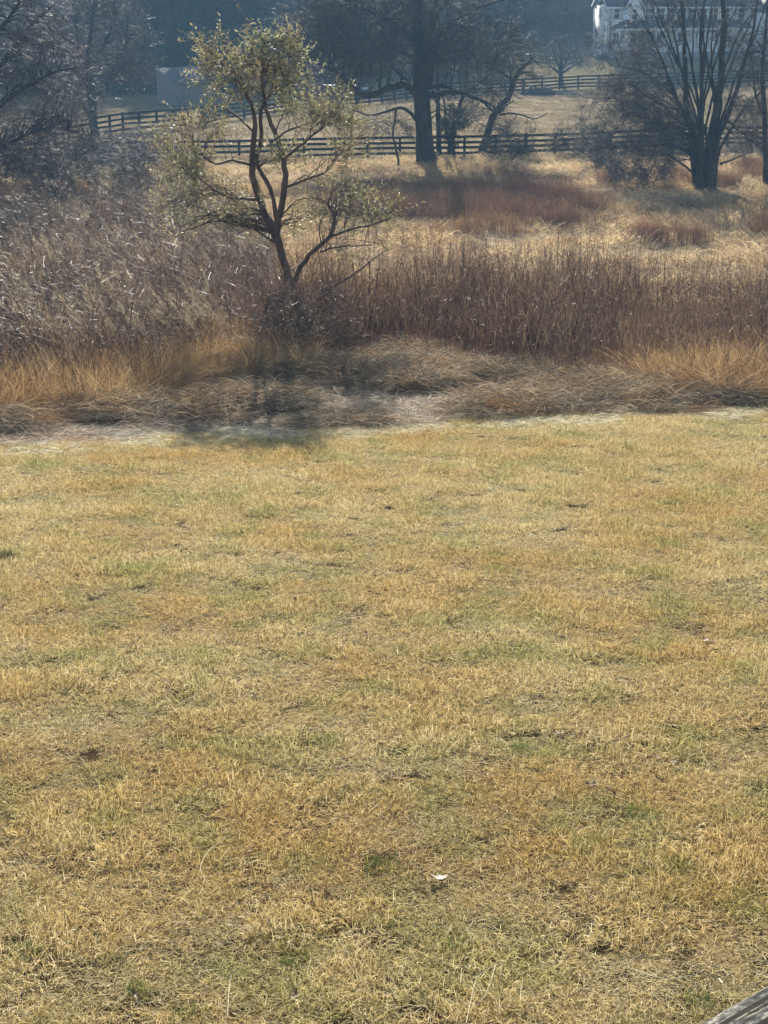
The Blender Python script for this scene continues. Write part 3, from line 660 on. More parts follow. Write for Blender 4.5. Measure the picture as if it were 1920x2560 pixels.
# ================================================================== FENCES
rail_m = box_mesh('rail', (1, .04, .175), .006); rail_m.materials.append(M['rail'])
post_m = box_mesh('post', (.16, .16, 1), .01); post_m.materials.append(M['rail'])
railp = solid('bare_fence_board', (.2, .18, .16), (.33, .3, .27), 5, .8, .3, (.3, 3, 3))
def fence(label, path, spacing, hgt, nrail=4, skip=(), pale=False, group='post and rail paddock fences'):
    pts = [G(*q) for q in path]
    seg = [np.linalg.norm(np.array(b_[:2]) - np.array(a[:2])) for a, b_ in zip(pts, pts[1:])]
    tot = sum(seg); nb = max(1, round(tot / spacing)); cs = np.concatenate([[0], np.cumsum(seg)])
    s = np.linspace(0, tot, nb + 1)
    px_ = np.interp(s, cs, [p[0] for p in pts]); py_ = np.interp(s, cs, [p[1] for p in pts])
    root = thing('paddock_fence', (px_[0], py_[0], ground(px_[0], py_[0])), label, 'fence', group)
    o0 = np.array(root.location)
    tops = []
    for i in range(nb + 1):
        z = ground(px_[i], py_[i]); h = hgt * rng.uniform(.97, 1.04)
        o = link('post', post_m, None, root); o.location = Vector((px_[i], py_[i], z + h / 2 - .1)) - root.location
        o.scale = (1, 1, h + .2); o.rotation_euler = (rng.normal() * .015, rng.normal() * .02, math.atan2(py_[min(i + 1, nb)] - py_[max(i - 1, 0)], px_[min(i + 1, nb)] - px_[max(i - 1, 0)]))
        tops.append((px_[i], py_[i], z))
    zr = [hgt * q for q in ((.93, .68, .43, .18) if nrail == 4 else (.9, .55, .22))]
    for i in range(nb):
        if i in skip: continue
        a, b_ = np.array(tops[i]), np.array(tops[i + 1])
        for z in zr:
            d = b_ - a; L_ = np.linalg.norm(d); j = rng.normal() * .012
            o = link('rail', rail_m, None, root)
            nrm = np.array([d[1], -d[0], 0]) / np.linalg.norm(d[:2]) * .084
            o.location = Vector((a + b_) / 2 + nrm + np.array([0, 0, z + j])) - root.location
            o.scale = (L_ * 1.0, 1, 1)
            o.rotation_euler = (0, -math.atan2(d[2] , np.hypot(d[0], d[1])) + rng.normal() * .004, math.atan2(d[1], d[0]))
            if pale: pass
    return root
fence('long dark four-rail fence crossing behind the meadow at the foot of the huge shade tree', [(-260, 418), (220, 408), (640, 402), (905, 394), (1200, 391), (1360, 386), (1520, 378), (1960, 366)], 2.28, 1.46)
fence('dark four-rail fence running up toward the wooden shed from the left', [(100, 368), (318, 331), (417, 323.5), (512, 313.5)], 1.72, 1.62)
fence('far dark fence crossing the paddock below the slope of the white house', [(514, 313), (570, 300), (700, 284), (870, 266), (1030, 248), (1200, 236), (1300, 231), (1424, 223), (1560, 219), (1700, 214), (1990, 205)], 2.25, 1.42)
fence('short dark fence at the wood edge behind and left of the shed', [(270, 240), (400, 228)], 2.6, 1.35, 3)

# ================================================================== SHED
def obox(name, d, loc, m, parent, rot=(0, 0, 0), bev=.0, kind=None):
    me = box_mesh(name, d, bev); o = link(name, me, m, parent, loc); o.rotation_euler = rot
    if kind: o['kind'] = kind
    return o
sc_ = G(445, 268); a_s = R(36)
shed = thing('wooden_shed', sc_, 'weathered grey board shed with sloping roof at the dark wood edge', 'shed', rz=a_s)
SW, SD, SH0, SH1 = 4.7, 4.1, 2.3, 3.25
V = [(0.05, .05, 0), (SW - .05, .05, 0), (SW - .05, SD - .05, 0), (.05, SD - .05, 0), (.05, .05, SH0 - .05), (SW - .05, .05, SH0 - .05), (SW - .05, SD - .05, SH1 - .05), (.05, SD - .05, SH1 - .05)]
link('wall_frame', new_mesh('wall_frame', V, [[0, 1, 5, 4], [1, 2, 6, 5], [2, 3, 7, 6], [3, 0, 4, 7], [0, 3, 2, 1], [4, 5, 6, 7]]), M['rail'], shed)
nbd = 23; bw = SW / nbd
for i in range(nbd):
    o = link('board', bpy.data.meshes.get('front_board') or box_mesh('front_board', (bw - .03, .025, 1), .003), M['wood_grey'], shed, ((i + .5) * bw, rng.uniform(-.005, .004), SH0 / 2 + .05)); o.scale.z = SH0 - .1 + rng.uniform(-.04, .02)
nbd2 = 20; bw2 = SD / nbd2
for i in range(nbd2):
    h = SH0 + (SH1 - SH0) * (i + .5) / nbd2 - .06
    for x in (-.0, SW):
        o = link('board', bpy.data.meshes.get('side_board') or box_mesh('side_board', (.025, bw2 - .03, 1), .003), M['wood_grey'], shed, (x + rng.uniform(-.004, .004), (i + .5) * bw2, h / 2 + .05)); o.scale.z = h - .05
sl_ = math.atan2(SH1 - SH0, SD)
obox('roof', (SW + .5, SD / math.cos(sl_) + .5, .09), (SW / 2, SD / 2, (SH0 + SH1) / 2 + .05), M['roofing'], shed, (sl_, 0, 0), .01)
obox('eave_trim', (SW + .5, .03, .15), (SW / 2, -.27, SH0 - .07), M['wood_grey'], shed, (sl_, 0, 0))
obox('corner_post', (.11, .11, SH0 - .03), (-.0, -.02, SH0 / 2), M['wood_grey'], shed)

# small reddish shed behind the evergreen
rs = G(795, 236)
red = thing('small_shed', rs, 'small faded reddish shed half hidden behind the shade tree limb tip', 'shed', rz=R(10))
obox('wall', (3.4, 2.8, 2.1), (1.2, 1.4, 1.05), M['barn_red'], red)
V = [(-.75, -.3, 2.0), (3.15, -.3, 2.0), (3.15, 3.1, 2.0), (-.75, 3.1, 2.0), (-.75, 1.4, 3.0), (3.15, 1.4, 3.0)]
link('roof', new_mesh('small_roof', V, [[0, 1, 5, 4], [2, 3, 4, 5], [0, 3, 2, 1]], [[0, 4, 3], [1, 2, 5]]), M['barn_red'], red)
obox('door', (.9, .05, 1.7), (1.0, -.03, .86), M['rail'], red)
tb = G(824, 243)
trough = thing('feed_table', tb, 'white flat-topped feed table beside the faded reddish shed', 'table')
obox('table_top', (1.25, .8, .08), (0, 0, 1.2), M['white'], trough, bev=.01)
for x in (-.5, .5):
    for y in (-.3, .3): obox('leg', (.08, .08, 1.16), (x, y, .58), M['rail'], trough)
obox('shelf', (1.1, .7, .05), (0, 0, .4), M['rail'], trough)
tk = G(912, 228)
trough = thing('water_trough', tk, 'small pale water trough on the slope above the thick crooked limb', 'trough')
for y in (-.22, .22): obox('side_panel', (.7, .04, .38), (0, y, .19), M['white'], trough)
for x in (-.33, .33): obox('end_panel', (.04, .40, .38), (x, 0, .19), M['white'], trough)
obox('trough_base', (.62, .4, .04), (0, 0, .04), M['white'], trough)

# birdhouse on its post
bh = G(1274, 232)
bird = thing('birdhouse', bh, 'pale birdhouse on a tall post behind the leaning tree', 'birdhouse')
ph = P(1274, 160, bh[1])[2] - bh[2]
obox('post', (.22, .22, ph - .1), (0, 0, (ph - .1) / 2), M['lattice'], bird)
obox('box', (.5, .45, .42), (0, 0, ph + .1), M['white'], bird)
V = [(-.34, -.32, 0), (.34, -.32, 0), (.34, .32, 0), (-.34, .32, 0), (0, -.32, .32), (0, .32, .32)]
link('roof', new_mesh('birdhouse_roof', V, [[1, 2, 5, 4], [3, 0, 4, 5], [0, 3, 2, 1]], [[0, 1, 4], [2, 3, 5]]), M['white'], bird, (0, 0, ph + .312))
import bmesh
def disc(name, r, d, m, parent, loc, rot):
    bm = bmesh.new(); bmesh.ops.create_cone(bm, cap_ends=True, segments=10, radius1=r, radius2=r, depth=d); me = bpy.data.meshes.new(name); bm.to_mesh(me); bm.free()
    o = link(name, me, m, parent, loc); o.rotation_euler = rot; return o
disc('entrance_hole', .06, .02, M['rail'], bird, (0, -.232, ph + .12), (math.pi / 2, 0, 0))
# white bench and low table up by the wood
bn = G(1325, 152)
bench = thing('garden_bench', bn, 'long white garden bench top on the grass left of the white house', 'bench')
obox('seat', (1.15, .45, .10), (0, 0, .75), M['white'], bench, bev=.01)
for x in (-.45, .45): obox('leg', (.09, .4, .7), (x, 0, .35), M['lattice'], bench)
obox('brace', (.85, .06, .08), (0, 0, .3), M['lattice'], bench)

# wood pile in the paddock
wp = G(1350, 236)
pile = thing('brush_pile', wp, 'heap of cut branches lying in the paddock below the far fence', 'branch pile')
k = Mix()
Nn = 190; th = rng.uniform(0, np.pi, Nn) * .5 - .3; c0 = np.column_stack([rng.normal(0, .8, Nn), rng.normal(0, .4, Nn), np.abs(rng.normal(0, .3, Nn)) + .05])
d = np.column_stack([np.cos(th), np.sin(th) * .6, rng.normal(0, .22, Nn)]); l_ = rng.uniform(.3, .8, Nn)[:, None]
Pn = np.stack([c0 - d * l_, c0 + rng.normal(size=c0.shape) * .04, c0 + d * l_], 1); Pn[:, :, 2] = np.maximum(Pn[:, :, 2] * (1 - np.abs(c0[:, :1]) * .3), .03)
k.add(*_vqa(tubes(Pn, np.tile(rng.uniform(.02, .05, Nn)[:, None], (1, 3)), 4))); tag(link('branches', k.mesh('pile_branches'), M['bark_red'], pile), kind='stuff')
k = Mix(); q, r_ = limb([(1305, 238, 7), (1308, 212, 6), (1304, 196, 3)], wp[1], 6); rough_tube(k, q, r_, 6)
q, r_ = limb([(1318, 236, 6), (1330, 215, 5), (1352, 226, 3)], wp[1], 6); rough_tube(k, q, r_, 6)
link('snag', k.mesh('snag', True, wp), M['bark'], pile)

# ================================================================== HOUSE
hc = G(1513, 144)
house = thing('farmhouse', hc, 'white two-storey farmhouse with gables and long covered porch on the hill', 'house', rz=R(8))
W_, D_, EH, RH = 19.0, 5.6, 5.85, 1.75
V = [(0, 0, -1), (W_, 0, -1), (W_, D_, -1), (0, D_, -1), (0, 0, EH), (W_, 0, EH), (W_, D_, EH), (0, D_, EH), (0, D_ / 2, EH + RH), (W_, D_ / 2, EH + RH)]
link('wall', new_mesh('house_wall', V, [[0, 1, 5, 4], [1, 2, 6, 5], [2, 3, 7, 6], [3, 0, 4, 7]], [[4, 7, 8], [5, 9, 6]]), M['white'], house)
# lap siding rows that throw small edges
mx = Mix()
for z in np.arange(.2, EH - .05, .2):
    mx.add(*box_geo((W_ / 2, -.012, z), (W_ - .3, .02, .025))); mx.add(*box_geo((-.012, D_ / 2, z), (.02, D_ - .3, .025)))
tag(link('siding_laps', mx.mesh('siding_laps'), M['white'], house), kind='stuff')
ra = math.atan2(RH + .25, D_ / 2 + .35)
for s_ in (0, 1):
    y = D_ * .25 - .12 if s_ == 0 else D_ * .75 + .12
    obox('roof', (W_ + .5, (D_ / 2 + .5) / math.cos(ra), .12), (W_ / 2, y, EH + RH / 2 + .08), M['roof_dark'], house, (ra if s_ == 0 else -ra, 0, 0))
for s_ in (1, -1): obox('rake_board', (.06, (D_ / 2 + .5) / math.cos(ra), .22), (-.3, D_ / 2 - s_ * (D_ / 4 + .12), EH + RH / 2 + .02), M['white'], house, (s_ * ra, 0, 0))
obox('eave_board', (W_ + .5, .05, .22), (W_ / 2, -.36, EH - .2), M['white'], house)
for y in (0, D_): obox('corner_board', (.16, .16, EH), (-.0, y, EH / 2 - .1), M['white'], house)
# cross gable
V = [(2.0, -.5, .85), (4.3, -.5, .85), (4.3, .2, .85), (2.0, .2, .85), (2.0, -.5, 5.6), (4.3, -.5, 5.6), (4.3, 2, 5.6), (2.0, 2, 5.6), (3.15, -.5, 7.3), (3.15, 2.6, 7.3)]
link('gable_wall', new_mesh('gable_wall', V, [[0, 1, 5, 4], [3, 0, 4, 7], [1, 2, 6, 5], [4, 5, 6, 7]], [[4, 5, 8]]), M['white'], house)
ga = math.atan2(1.7, 1.15)
for s_ in (1, -1): obox('gable_roof', (2.35, 3.4, .1), (3.15 - s_ * .66, 1.0, 6.42), M['roof_dark'], house, (0, -s_ * ga, 0)); obox('gable_rake', (2.35, .06, .2), (3.15 - s_ * .66, -.76, 6.42), M['white'], house, (0, -s_ * ga, 0))
def window(x, y, z, w, h, side=False, panes=(1, 2)):
    rz = math.pi / 2 if side else 0
    f = obox('window', (w, .1, h), (x, y, z), M['window_glass'], house, (0, 0, -rz)); f.data.materials[0] = M['window_glass']
    fr = Mix(); t = .07
    for a, b_ in ((0, h / 2 + t / 2), (0, -h / 2 - t / 2)): fr.add(*box_geo((a, -.02, b_), (w + 2 * t, .14, t)))
    for a in (-w / 2 - t / 2, w / 2 + t / 2): fr.add(*box_geo((a, -.02, 0), (t, .14, h)))
    link('frame', fr.mesh('window_frame'), M['white'], f)
    mt = Mix()
    for i in range(1, panes[0]): mt.add(*box_geo((-w / 2 + w * i / panes[0], -.052, 0), (.04, .03, h)))
    for i in range(1, panes[1]): mt.add(*box_geo((0, -.056, -h / 2 + h * i / panes[1]), (w, .03, .05)))
    link('muntin', mt.mesh('window_muntins'), M['white'], f)
window(1.15, -.02, 5.0, .6, 1.1)
window(3.2, -.52, 4.9, .55, 1.15)
window(-.02, D_ * .5, 5.0, .6, 1.1, True)
for i, x in enumerate(np.arange(5.2, 13.4, 1.32)): window(x, -.02, 4.95, 1.0, 1.3, panes=(2, 2))
for x in (14.8, 16.6, 18.1): window(x, -.02, 4.95, .7, 1.3)
window(1.2, -.02, 2.2, .8, 1.3, panes=(2, 2)); window(3.2, -.52, 2.1, .6, 1.4); window(6.3, -.02, 2.0, 1.6, 1.9, panes=(3, 1)); window(9.2, -.02, 2.1, .9, 1.4); window(11.6, -.02, 2.1, .9, 1.4); window(14.0, -.02, 2.1, .9, 1.4)
dr = obox('door', (.95, .08, 2.05), (4.8, -.03, 1.9), M['lattice'], house); disc('handle', .04, .06, M['rail'], dr, (.36, -.07, -.05), (math.pi / 2, 0, 0))
# porch
pd = 2.3
obox('porch_floor', (16.2, pd - .5, .14), (8.9, -pd / 2 - .3, .82), M['white'], house)
V = [(.5, -pd - .3, 3.45), (17.3, -pd - .3, 3.45), (17.3, -.01, 4.3), (2.1, -.52, 4.3), (.5, -.01, 3.5), (.5, -pd - .3, 3.33), (17.3, -pd - .3, 3.33), (17.3, -.01, 3.33), (.5, -.01, 3.33)]
link('porch_roof', new_mesh('porch_roof', V, [[0, 1, 2, 3], [5, 8, 7, 6], [1, 6, 7, 2]], [[0, 3, 4]]), M['roof_dark'], house)
obox('porch_beam', (16.8, .1, .24), (8.9, -pd - .25, 3.27), M['white'], house)
mx = Mix()
for x in (.9, 3.0, 5.4, 8.0, 10.6, 13.2, 15.6, 17.0):
    obox('porch_post', (.14, .14, 2.4), (x, -pd - .1, 2.05), M['white'], house)
for a, b_ in ((3.0, 5.4), (5.4, 8.0), (8, 10.6), (10.6, 13.2), (13.2, 15.6)):
    rl = obox('porch_railing', (b_ - a - .1, .05, .07), ((a + b_) / 2, -pd - .1, 1.75), M['white'], house)
    mx = Mix(); mx.add(*box_geo((0, 0, -.65), (b_ - a - .1, .05, .06)))
    for x in np.arange(-(b_ - a) / 2 + .15, (b_ - a) / 2 - .1, .16): mx.add(*box_geo((x, 0, -.33), (.035, .03, .6)))
    tag(link('baluster', mx.mesh('balusters'), M['white'], rl), kind='stuff')
obox('porch_skirt', (15.9, .06, .95), (8.9, -pd - .0, .2), M['lattice'], house)
for x in np.arange(1.2, 16.8, .35): pass
stp = obox('cellar_hatch', (1.5, .9, .1), (-.9, -1.2, .42), M['lattice'], house, (R(18), R(-14), 0)); obox('hatch_side', (1.3, .8, .6), (-.85, -1.15, .05), M['rail'], house)
obox('downspout', (.09, .09, 5.6), (1.0 - .6, -.1, 2.8), M['lattice'], house)
# second white block on the right
V = [(20.5, -3, -1), (27, -3, -1), (27, 4, -1), (20.5, 4, -1), (20.5, -3, 5.2), (27, -3, 5.2), (27, 4, 5.2), (20.5, 4, 5.2), (23.75, -3, 7.6), (23.75, 4, 7.6)]
h2 = thing('white_outbuilding', (0, 0, 0), 'white gabled outbuilding behind the trunks at the right edge beside the farmhouse', 'building')
hw = Matrix.Rotation(R(8), 4, 'Z'); b0 = Vector(hc) + hw @ Vector((18.6, -3, 0)); h2.location = b0; h2.rotation_euler = (0, 0, R(8))
Vv = np.array(V) - np.array([20.5, -3, 0])
link('wall', new_mesh('outbuilding_wall', Vv, [[0, 1, 5, 4], [1, 2, 6, 5], [2, 3, 7, 6], [3, 0, 4, 7]], [[4, 5, 8], [6, 7, 9]]), M['white'], h2)
g2 = math.atan2(2.4, 3.25)
for s_ in (1, -1): obox('roof', (4.4, 7.6, .12), (3.25 - s_ * 1.72, 3.5, 6.45), M['roof_dark'], h2, (0, -s_ * g2, 0))
obox('door', (2.4, .06, 2.3), (3.2, -.03, 1.6), M['lattice'], h2); obox('window', (.8, .06, 1.1), (3.2, -.03, 4.6), M['window_glass'], h2)

# ================================================================== WOODS
def proc_tree(hgt, nl=9, spread=.32):
    t = np.linspace(0, 1, 12); tr = np.column_stack([np.cumsum(rng.normal(0, .02 * hgt / 12, 12)), np.cumsum(rng.normal(0, .02 * hgt / 12, 12)), t * hgt])
    rr_ = (1 - t) ** .8 * hgt * .017 + .02
    n_ = 70; T = []
    for q in range(n_):
        z = rng.uniform(.28, 1.02); r = spread * hgt * math.sin(math.pi * min(1, (z - .15) / .95)) ** .7 * rng.uniform(.3, 1); a = rng.uniform(0, 6.28)
        T.append([r * math.cos(a), r * math.sin(a), z * hgt])
    Bp, Br = to_targets(tr, rr_, np.array(T), 8, rmin=.02)
    k = Mix(); rough_tube(k, tr, rr_, 7); k.add(*_vqa(tubes(Bp, Br, 3)))
    c1 = grow(Bp, Br, 6, 1.7, (25, 60), (.3, 1), 4, .12, .06, .5, .014); k2 = Mix(); k2.add(*_vqa(tubes(c1[0], c1[1], 3)))
    c2 = grow(c1[0], c1[1], 7, .9, (20, 60), (.15, 1), 4, .14, .03, .5, .011); k2.add(*_vqa(ribbons(c2[0], c2[1] * 1.3)))
    c3 = grow(c2[0], c2[1], 4, .5, (20, 60), (.15, 1), 3, .14, .0, .6, .009); k2.add(*_vqa(ribbons(c3[0], c3[1] * 1.2)))
    return k.mesh('bare_trunk', True), k2.mesh('bare_twigs')
def proc_conifer(hgt, rad):
    t = np.linspace(0, 1, 10); tr = np.column_stack([t * 0, t * 0, t * hgt]); rr_ = (1 - t) * hgt * .014 + .02
    k = Mix(); rough_tube(k, tr, rr_, 6)
    n_ = 330; z = rng.uniform(.08, 1, n_) ** .9; a = rng.uniform(0, 6.28, n_); r = rad * (1 - z) ** .75 * rng.uniform(.75, 1.1, n_) + .15
    K = 5; s = np.linspace(0, 1, K)[None, :]; Pn = np.stack([np.cos(a)[:, None] * r[:, None] * s, np.sin(a)[:, None] * r[:, None] * s, z[:, None] * hgt - (s ** 1.5) * r[:, None] * .3 + .25 * np.maximum(s - .7, 0) * r[:, None]], -1)
    Rn = np.tile(np.linspace(.04, .012, K), (n_, 1)); k.add(*_vqa(tubes(Pn, Rn, 3)))
    c1 = grow(Pn, Rn, 9, .75, (30, 70), (.15, 1), 4, .1, -.06, .5, .01)
    k2 = Mix(); N1 = len(c1[0]); idx = np.repeat(np.arange(N1), 9); i0 = rng.integers(0, 3, len(idx)); A = c1[0][idx, i0]; B = c1[0][idx, i0 + 1]
    A = A + (B - A) * rng.random((len(idx), 1)); d = unit(unit(B - A) + rng.normal(size=A.shape) * .5 + np.array([0, 0, -.25]))
    l2 = rng.uniform(.14, .34, len(idx))[:, None]; k2.add(*_vqa(ribbons(np.stack([A, A + d * l2 * .5, A + d * l2], 1), np.tile(np.array([.025, .03, .008]), (len(idx), 1)))))
    return k.mesh('conifer_trunk', True), k2.mesh('conifer_needles')
bares = [proc_tree(15), proc_tree(18, spread=.27), proc_tree(12, spread=.4)]
cons = [proc_conifer(17, 3.6), proc_conifer(13, 3.2)]
def make_kind(name, pair, lab, tw, mt, leafn):
    t = thing(name, (0, 0, 0), lab, 'tree'); link('trunk', pair[0], M['bark'], t); tag(link(leafn, pair[1], M[mt], t), kind='stuff'); return t
proto_b = [make_kind('bare_tree', p, 'x', 0, 'far_twig', 'twigs') for p in bares]
proto_c = [make_kind('conifer_tree', p, 'x', 0, 'conifer', 'foliage') for p in cons]
used = set()
def put(px, py, D, kind, i, sc, label, group=None):
    src = (proto_b if kind == 'b' else proto_c)[i]
    d = ray(px, 0); x = d[0] * D / d[1]
    loc = (x, D, ground(x, D) - .1)
    if (kind, i) in used: o = copy_tree(src)
    else: o = src; used.add((kind, i))
    o.location = loc; o.rotation_euler = (0, 0, rng.uniform(0, 6.28)); o.scale = (sc,) * 3; o['label'] = label
    if group: o['group'] = group
    elif 'group' in o.keys(): del o['group']
    return o
ORD = ['leftmost', 'second', 'third', 'fourth', 'fifth', 'sixth', 'seventh', 'eighth', 'ninth', 'tenth', 'eleventh', 'twelfth', 'thirteenth', 'fourteenth', 'fifteenth', 'sixteenth', 'seventeenth', 'eighteenth', 'nineteenth', 'twentieth', 'twenty-first']
cl = 'tall dark conifer standing in the wood edge behind the wooden shed'
for j, (px, D, i, s_) in enumerate([(345, 178, 1, 1.1), (395, 172, 0, 1.0), (432, 181, 1, 1.2), (470, 171, 0, .95), (505, 179, 1, 1.15), (545, 174, 0, 1.05), (585, 180, 0, 1.1), (622, 175, 1, 1.2), (655, 186, 0, 1.0)]):
    put(px, 0, D, 'c', i, s_, ORD[j] + ' dark conifer from the left in the wood edge behind the wooden shed', 'conifers behind the shed')
for j, (px, D, i, s_) in enumerate([(735, 190, 0, .9), (850, 205, 1, 1.2), (1165, 218, 0, .9), (1215, 222, 1, 1.1), (1290, 226, 0, 1.0), (1365, 224, 1, 1.2), (1425, 226, 0, 1.1)]):
    put(px, 0, D, 'c', i, s_, ORD[j] + ' dark conifer counting rightward from the olive evergreen to the white house', 'conifers left of the house')
bl = 'bare grey tree in the wood behind the far paddock fence'
for j, (px, D, i, s_) in enumerate([(-60, 168, 0, .9), (40, 172, 1, .9), (110, 166, 2, 1.1), (175, 174, 0, .9), (255, 170, 1, .85), (310, 176, 2, 1.1), (700, 184, 0, .8), (760, 188, 1, .8), (815, 192, 2, 1), (900, 184, 0, .85), (946, 187, 2, 1.0), (1010, 198, 1, .9), (1080, 196, 0, .9), (1130, 205, 2, 1.0), (1180, 216, 0, .8), (1245, 214, 2, .9), (1310, 217, 1, .8), (1350, 213, 2, .8), (1420, 212, 2, .9), (1455, 216, 2, 1.0)]):
    put(px, 0, D, 'b', i, s_, ORD[j] + ' bare grey tree from the left along the far wood edge', 'bare trees at the wood edge')
# the wood behind reads as one mass
wc = bpy.data.collections.new('wood_sources')
for i, (a, b_) in enumerate([bares[0], bares[1], cons[0], cons[1]]):
    o = bpy.data.objects.new('wood_source_%d' % i, None)
def joined(pair, ma, mb):
    bm = bpy.data.meshes.new('wood_tree'); va = np.zeros(len(pair[0].vertices) * 3, np.float32); pair[0].vertices.foreach_get('co', va)
    vb = np.zeros(len(pair[1].vertices) * 3, np.float32); pair[1].vertices.foreach_get('co', vb)
    def quads(me): q = np.zeros(len(me.loops), np.int32); me.loops.foreach_get('vertex_index', q); return q.reshape(-1, 4)
    na = len(va) // 3; qa, qb = quads(pair[0]), quads(pair[1]) + na
    r_ = np.zeros(len(vb) // 3, np.float32); pair[1].attributes['rnd'].data.foreach_get('value', r_)
    me = new_mesh('wood_tree', np.concatenate([va, vb]), np.concatenate([qa, qb]), attrs={'rnd': np.concatenate([np.full(na, .2), r_])})
    me.materials.append(mb); return me
wc = bpy.data.collections.new('wood_sources')
for i, (p, mt) in enumerate([(bares[0], 'far_twig'), (bares[1], 'far_twig'), (cons[0], 'conifer')]):
    wc.objects.link(bpy.data.objects.new('wood_source_%d' % i, joined(p, M['bark'], M[mt])))
wp_ = area_points(206, 330, 6.2, xr=lambda y: .29 * y + 14, keep=lambda x, y: ~((x > 6) & (y < 232)))
wi = scatter('far_wood', wp_, rng.uniform(0, 6.28, len(wp_)), rng.uniform(.8, 1.25, len(wp_)), wc, 3, 'hazy mass of bare trees and conifers filling the hillside behind', tilt=False, cat='wood')

# ================================================================== GRASS, BRUSH, MEADOW
def patches(n, fn, m, name):
    out = []
    for i in range(n):
        k = Mix()
        for part in fn(): k.add(*_vqa(part))
        out.append(k.mesh('%s_patch' % name))
    return proto_collection(name, out, m)
def inview(x, y, mg=2.5): return np.abs(x) < .27 * y + mg
# --- lawn
def lawn_fn():
    a = blade_patch(380, .17, (.03, .078), (.0013, .0027), (5, 75), .9, 4, matt=.006)
    b_ = blade_patch(120, .18, (.05, .10), (.0013, .0024), (65, 95), 1.0, 4, matt=.014)
    return [ribbons(a[0], a[1]), ribbons(b_[0], b_[1], rng.random(120) * .5 + .5)]
lc = patches(8, lawn_fn, M['lawn'], 'lawn_sources')
p = area_points(5.2, 31, .235, xr=lambda y: .27 * y + 2.2, keep=lambda x, y: y < yE(x) + .35)
hs = fbm(p[:, 0], p[:, 1], .5, 3); s1 = .62 + 1.4 * np.clip((hs - .28) * 2.0, 0, 1) * rng.uniform(.7, 1.2, len(p))
scatter('lawn_grass', p, rng.uniform(0, 6.28, len(p)), np.column_stack([np.full(len(p), 1.05), np.full(len(p), 1.05), s1]), lc, 8, 'dry tan and olive mown lawn grass with green tufts')
# --- pale strip along the mown edge
def thatch_fn():
    a = blade_patch(240, .3, (.08, .26), (.002, .004), (50, 96), 1.1, 5, matt=.035)
    return [ribbons(a[0], a[1])]
tc_ = patches(5, thatch_fn, M['thatch'], 'thatch_sources')
p = area_points(21, 34, .3, keep=lambda x, y: (y > yE(x) - .75) & (y < yE(x) + .1 + .9 * (vnoise(x, y, 1.1) - .2) + .5 * (x < -2)) & (vnoise(x + 3, y, 1.7) > .27))
scatter('pale_thatch', p, rng.uniform(0, 6.28, len(p)), rng.uniform(.7, 1.2, len(p)) * (.55 + .8 * vnoise(p[:, 0], p[:, 1], .8)), tc_, 5, 'bleached pale matted grass strip along the mown lawn edge')
# --- low matted grass between lawn and tall weeds
def matted_fn():
    a = blade_patch(300, .45, (.25, .7), (.0022, .0048), (45, 94), 1.2, 5, matt=.16, lean_dir=R(200), dirspread=1.3)
    return [ribbons(a[0], a[1])]
mc = patches(6, matted_fn, M['matted'], 'matted_sources')
WF = np.array([G(a, b_)[:2] for a, b_ in [(-400, 1060), (0, 1052), (250, 1040), (450, 995), (560, 945), (720, 905), (900, 880), (1100, 895), (1250, 935), (1400, 972), (1560, 992), (1920, 1000), (2300, 1000)]])
def yW(x): return np.interp(x, WF[:, 0], WF[:, 1]) + (vnoise(x * 1.0, x * 0 + 9, 1.1) - .5) * 1.0
p = area_points(22, 50, .38, keep=lambda x, y: (y > yE(x) + .35) & (y < yW(x) + 1.2 + 3.5 * (x < 0)))
mo = _smooth((vnoise(p[:, 0] * .8 + 9, p[:, 1], 1.25) - .34) * 2.4)
kp = mo > rng.uniform(-.3, .22, len(p)); p = p[kp]; mo = mo[kp]
p[:, 2] += (mo * .15 - .02) * np.clip((p[:, 1] - yE(p[:, 0]) - .2) / 1.5, 0, 1)
scatter('matted_grass', p, rng.uniform(0, 6.28, len(p)), np.column_stack([np.full(len(p), 1.), np.full(len(p), 1.), (.45 + 1.1 * mo) * np.clip(.35 + (p[:, 1] - yE(p[:, 0])) / 1.6, .35, 1)]), mc, 6, 'flattened brown and grey grass matted in mounds before the tall weeds')
# --- tall brown weed stems
def stems_fn(n=20, half=.6, hgt=(.7, 2.2), lean=(0, 24), ld=None, heads=True, rad=(.0055, .0115), dirs=1.2, curl=.2, tw=5):
    a = blade_patch(n, half, hgt, rad, lean, curl, 6, lean_dir=ld, dirspread=dirs)
    r = rng.random(n)
    out = [tubes(a[0], a[1], 3, r)]
    c = grow(a[0], a[1], tw, .26, (20, 50), (.4, 1), 4, .1, .12, .6, .0028)
    out.append(ribbons(c[0], c[1] * 1.2))
    c2 = grow(c[0], c[1], 2, .09, (20, 60), (.4, 1), 3, .1, .05, .8, .0025)
    out.append(ribbons(c2[0], c2[1] * 1.6))
    return out
st = patches(6, stems_fn, M['stems'], 'stem_sources')
XL = [G(a, b_)[:2] for a, b_ in [(640, 905), (600, 760), (620, 690)]]
def weeds_keep(x, y):
    px, py = pixel_of(np.column_stack([x, y, height(x, y)]))
    back = 47 + 3 * vnoise(x, x * 0, 3) + np.clip((px - 1250) / 300, 0, 2)
    return (y > yW(x)) & (y < back) & (px > 600 + 60 * vnoise(x, y, 2))
p = area_points(27, 53, .58, keep=weeds_keep)
dens = vnoise(p[:, 0] + 33, p[:, 1], 1.6); kp = (rng.random(len(p)) < .12 + .95 * dens); p = p[kp]
back_ = np.clip((p[:, 1] - 33) / 12, 0, 1)
sc1 = rng.uniform(.6, 1.15, len(p)) * (.6 + .7 * vnoise(p[:, 0], p[:, 1] + 70, 1.5))
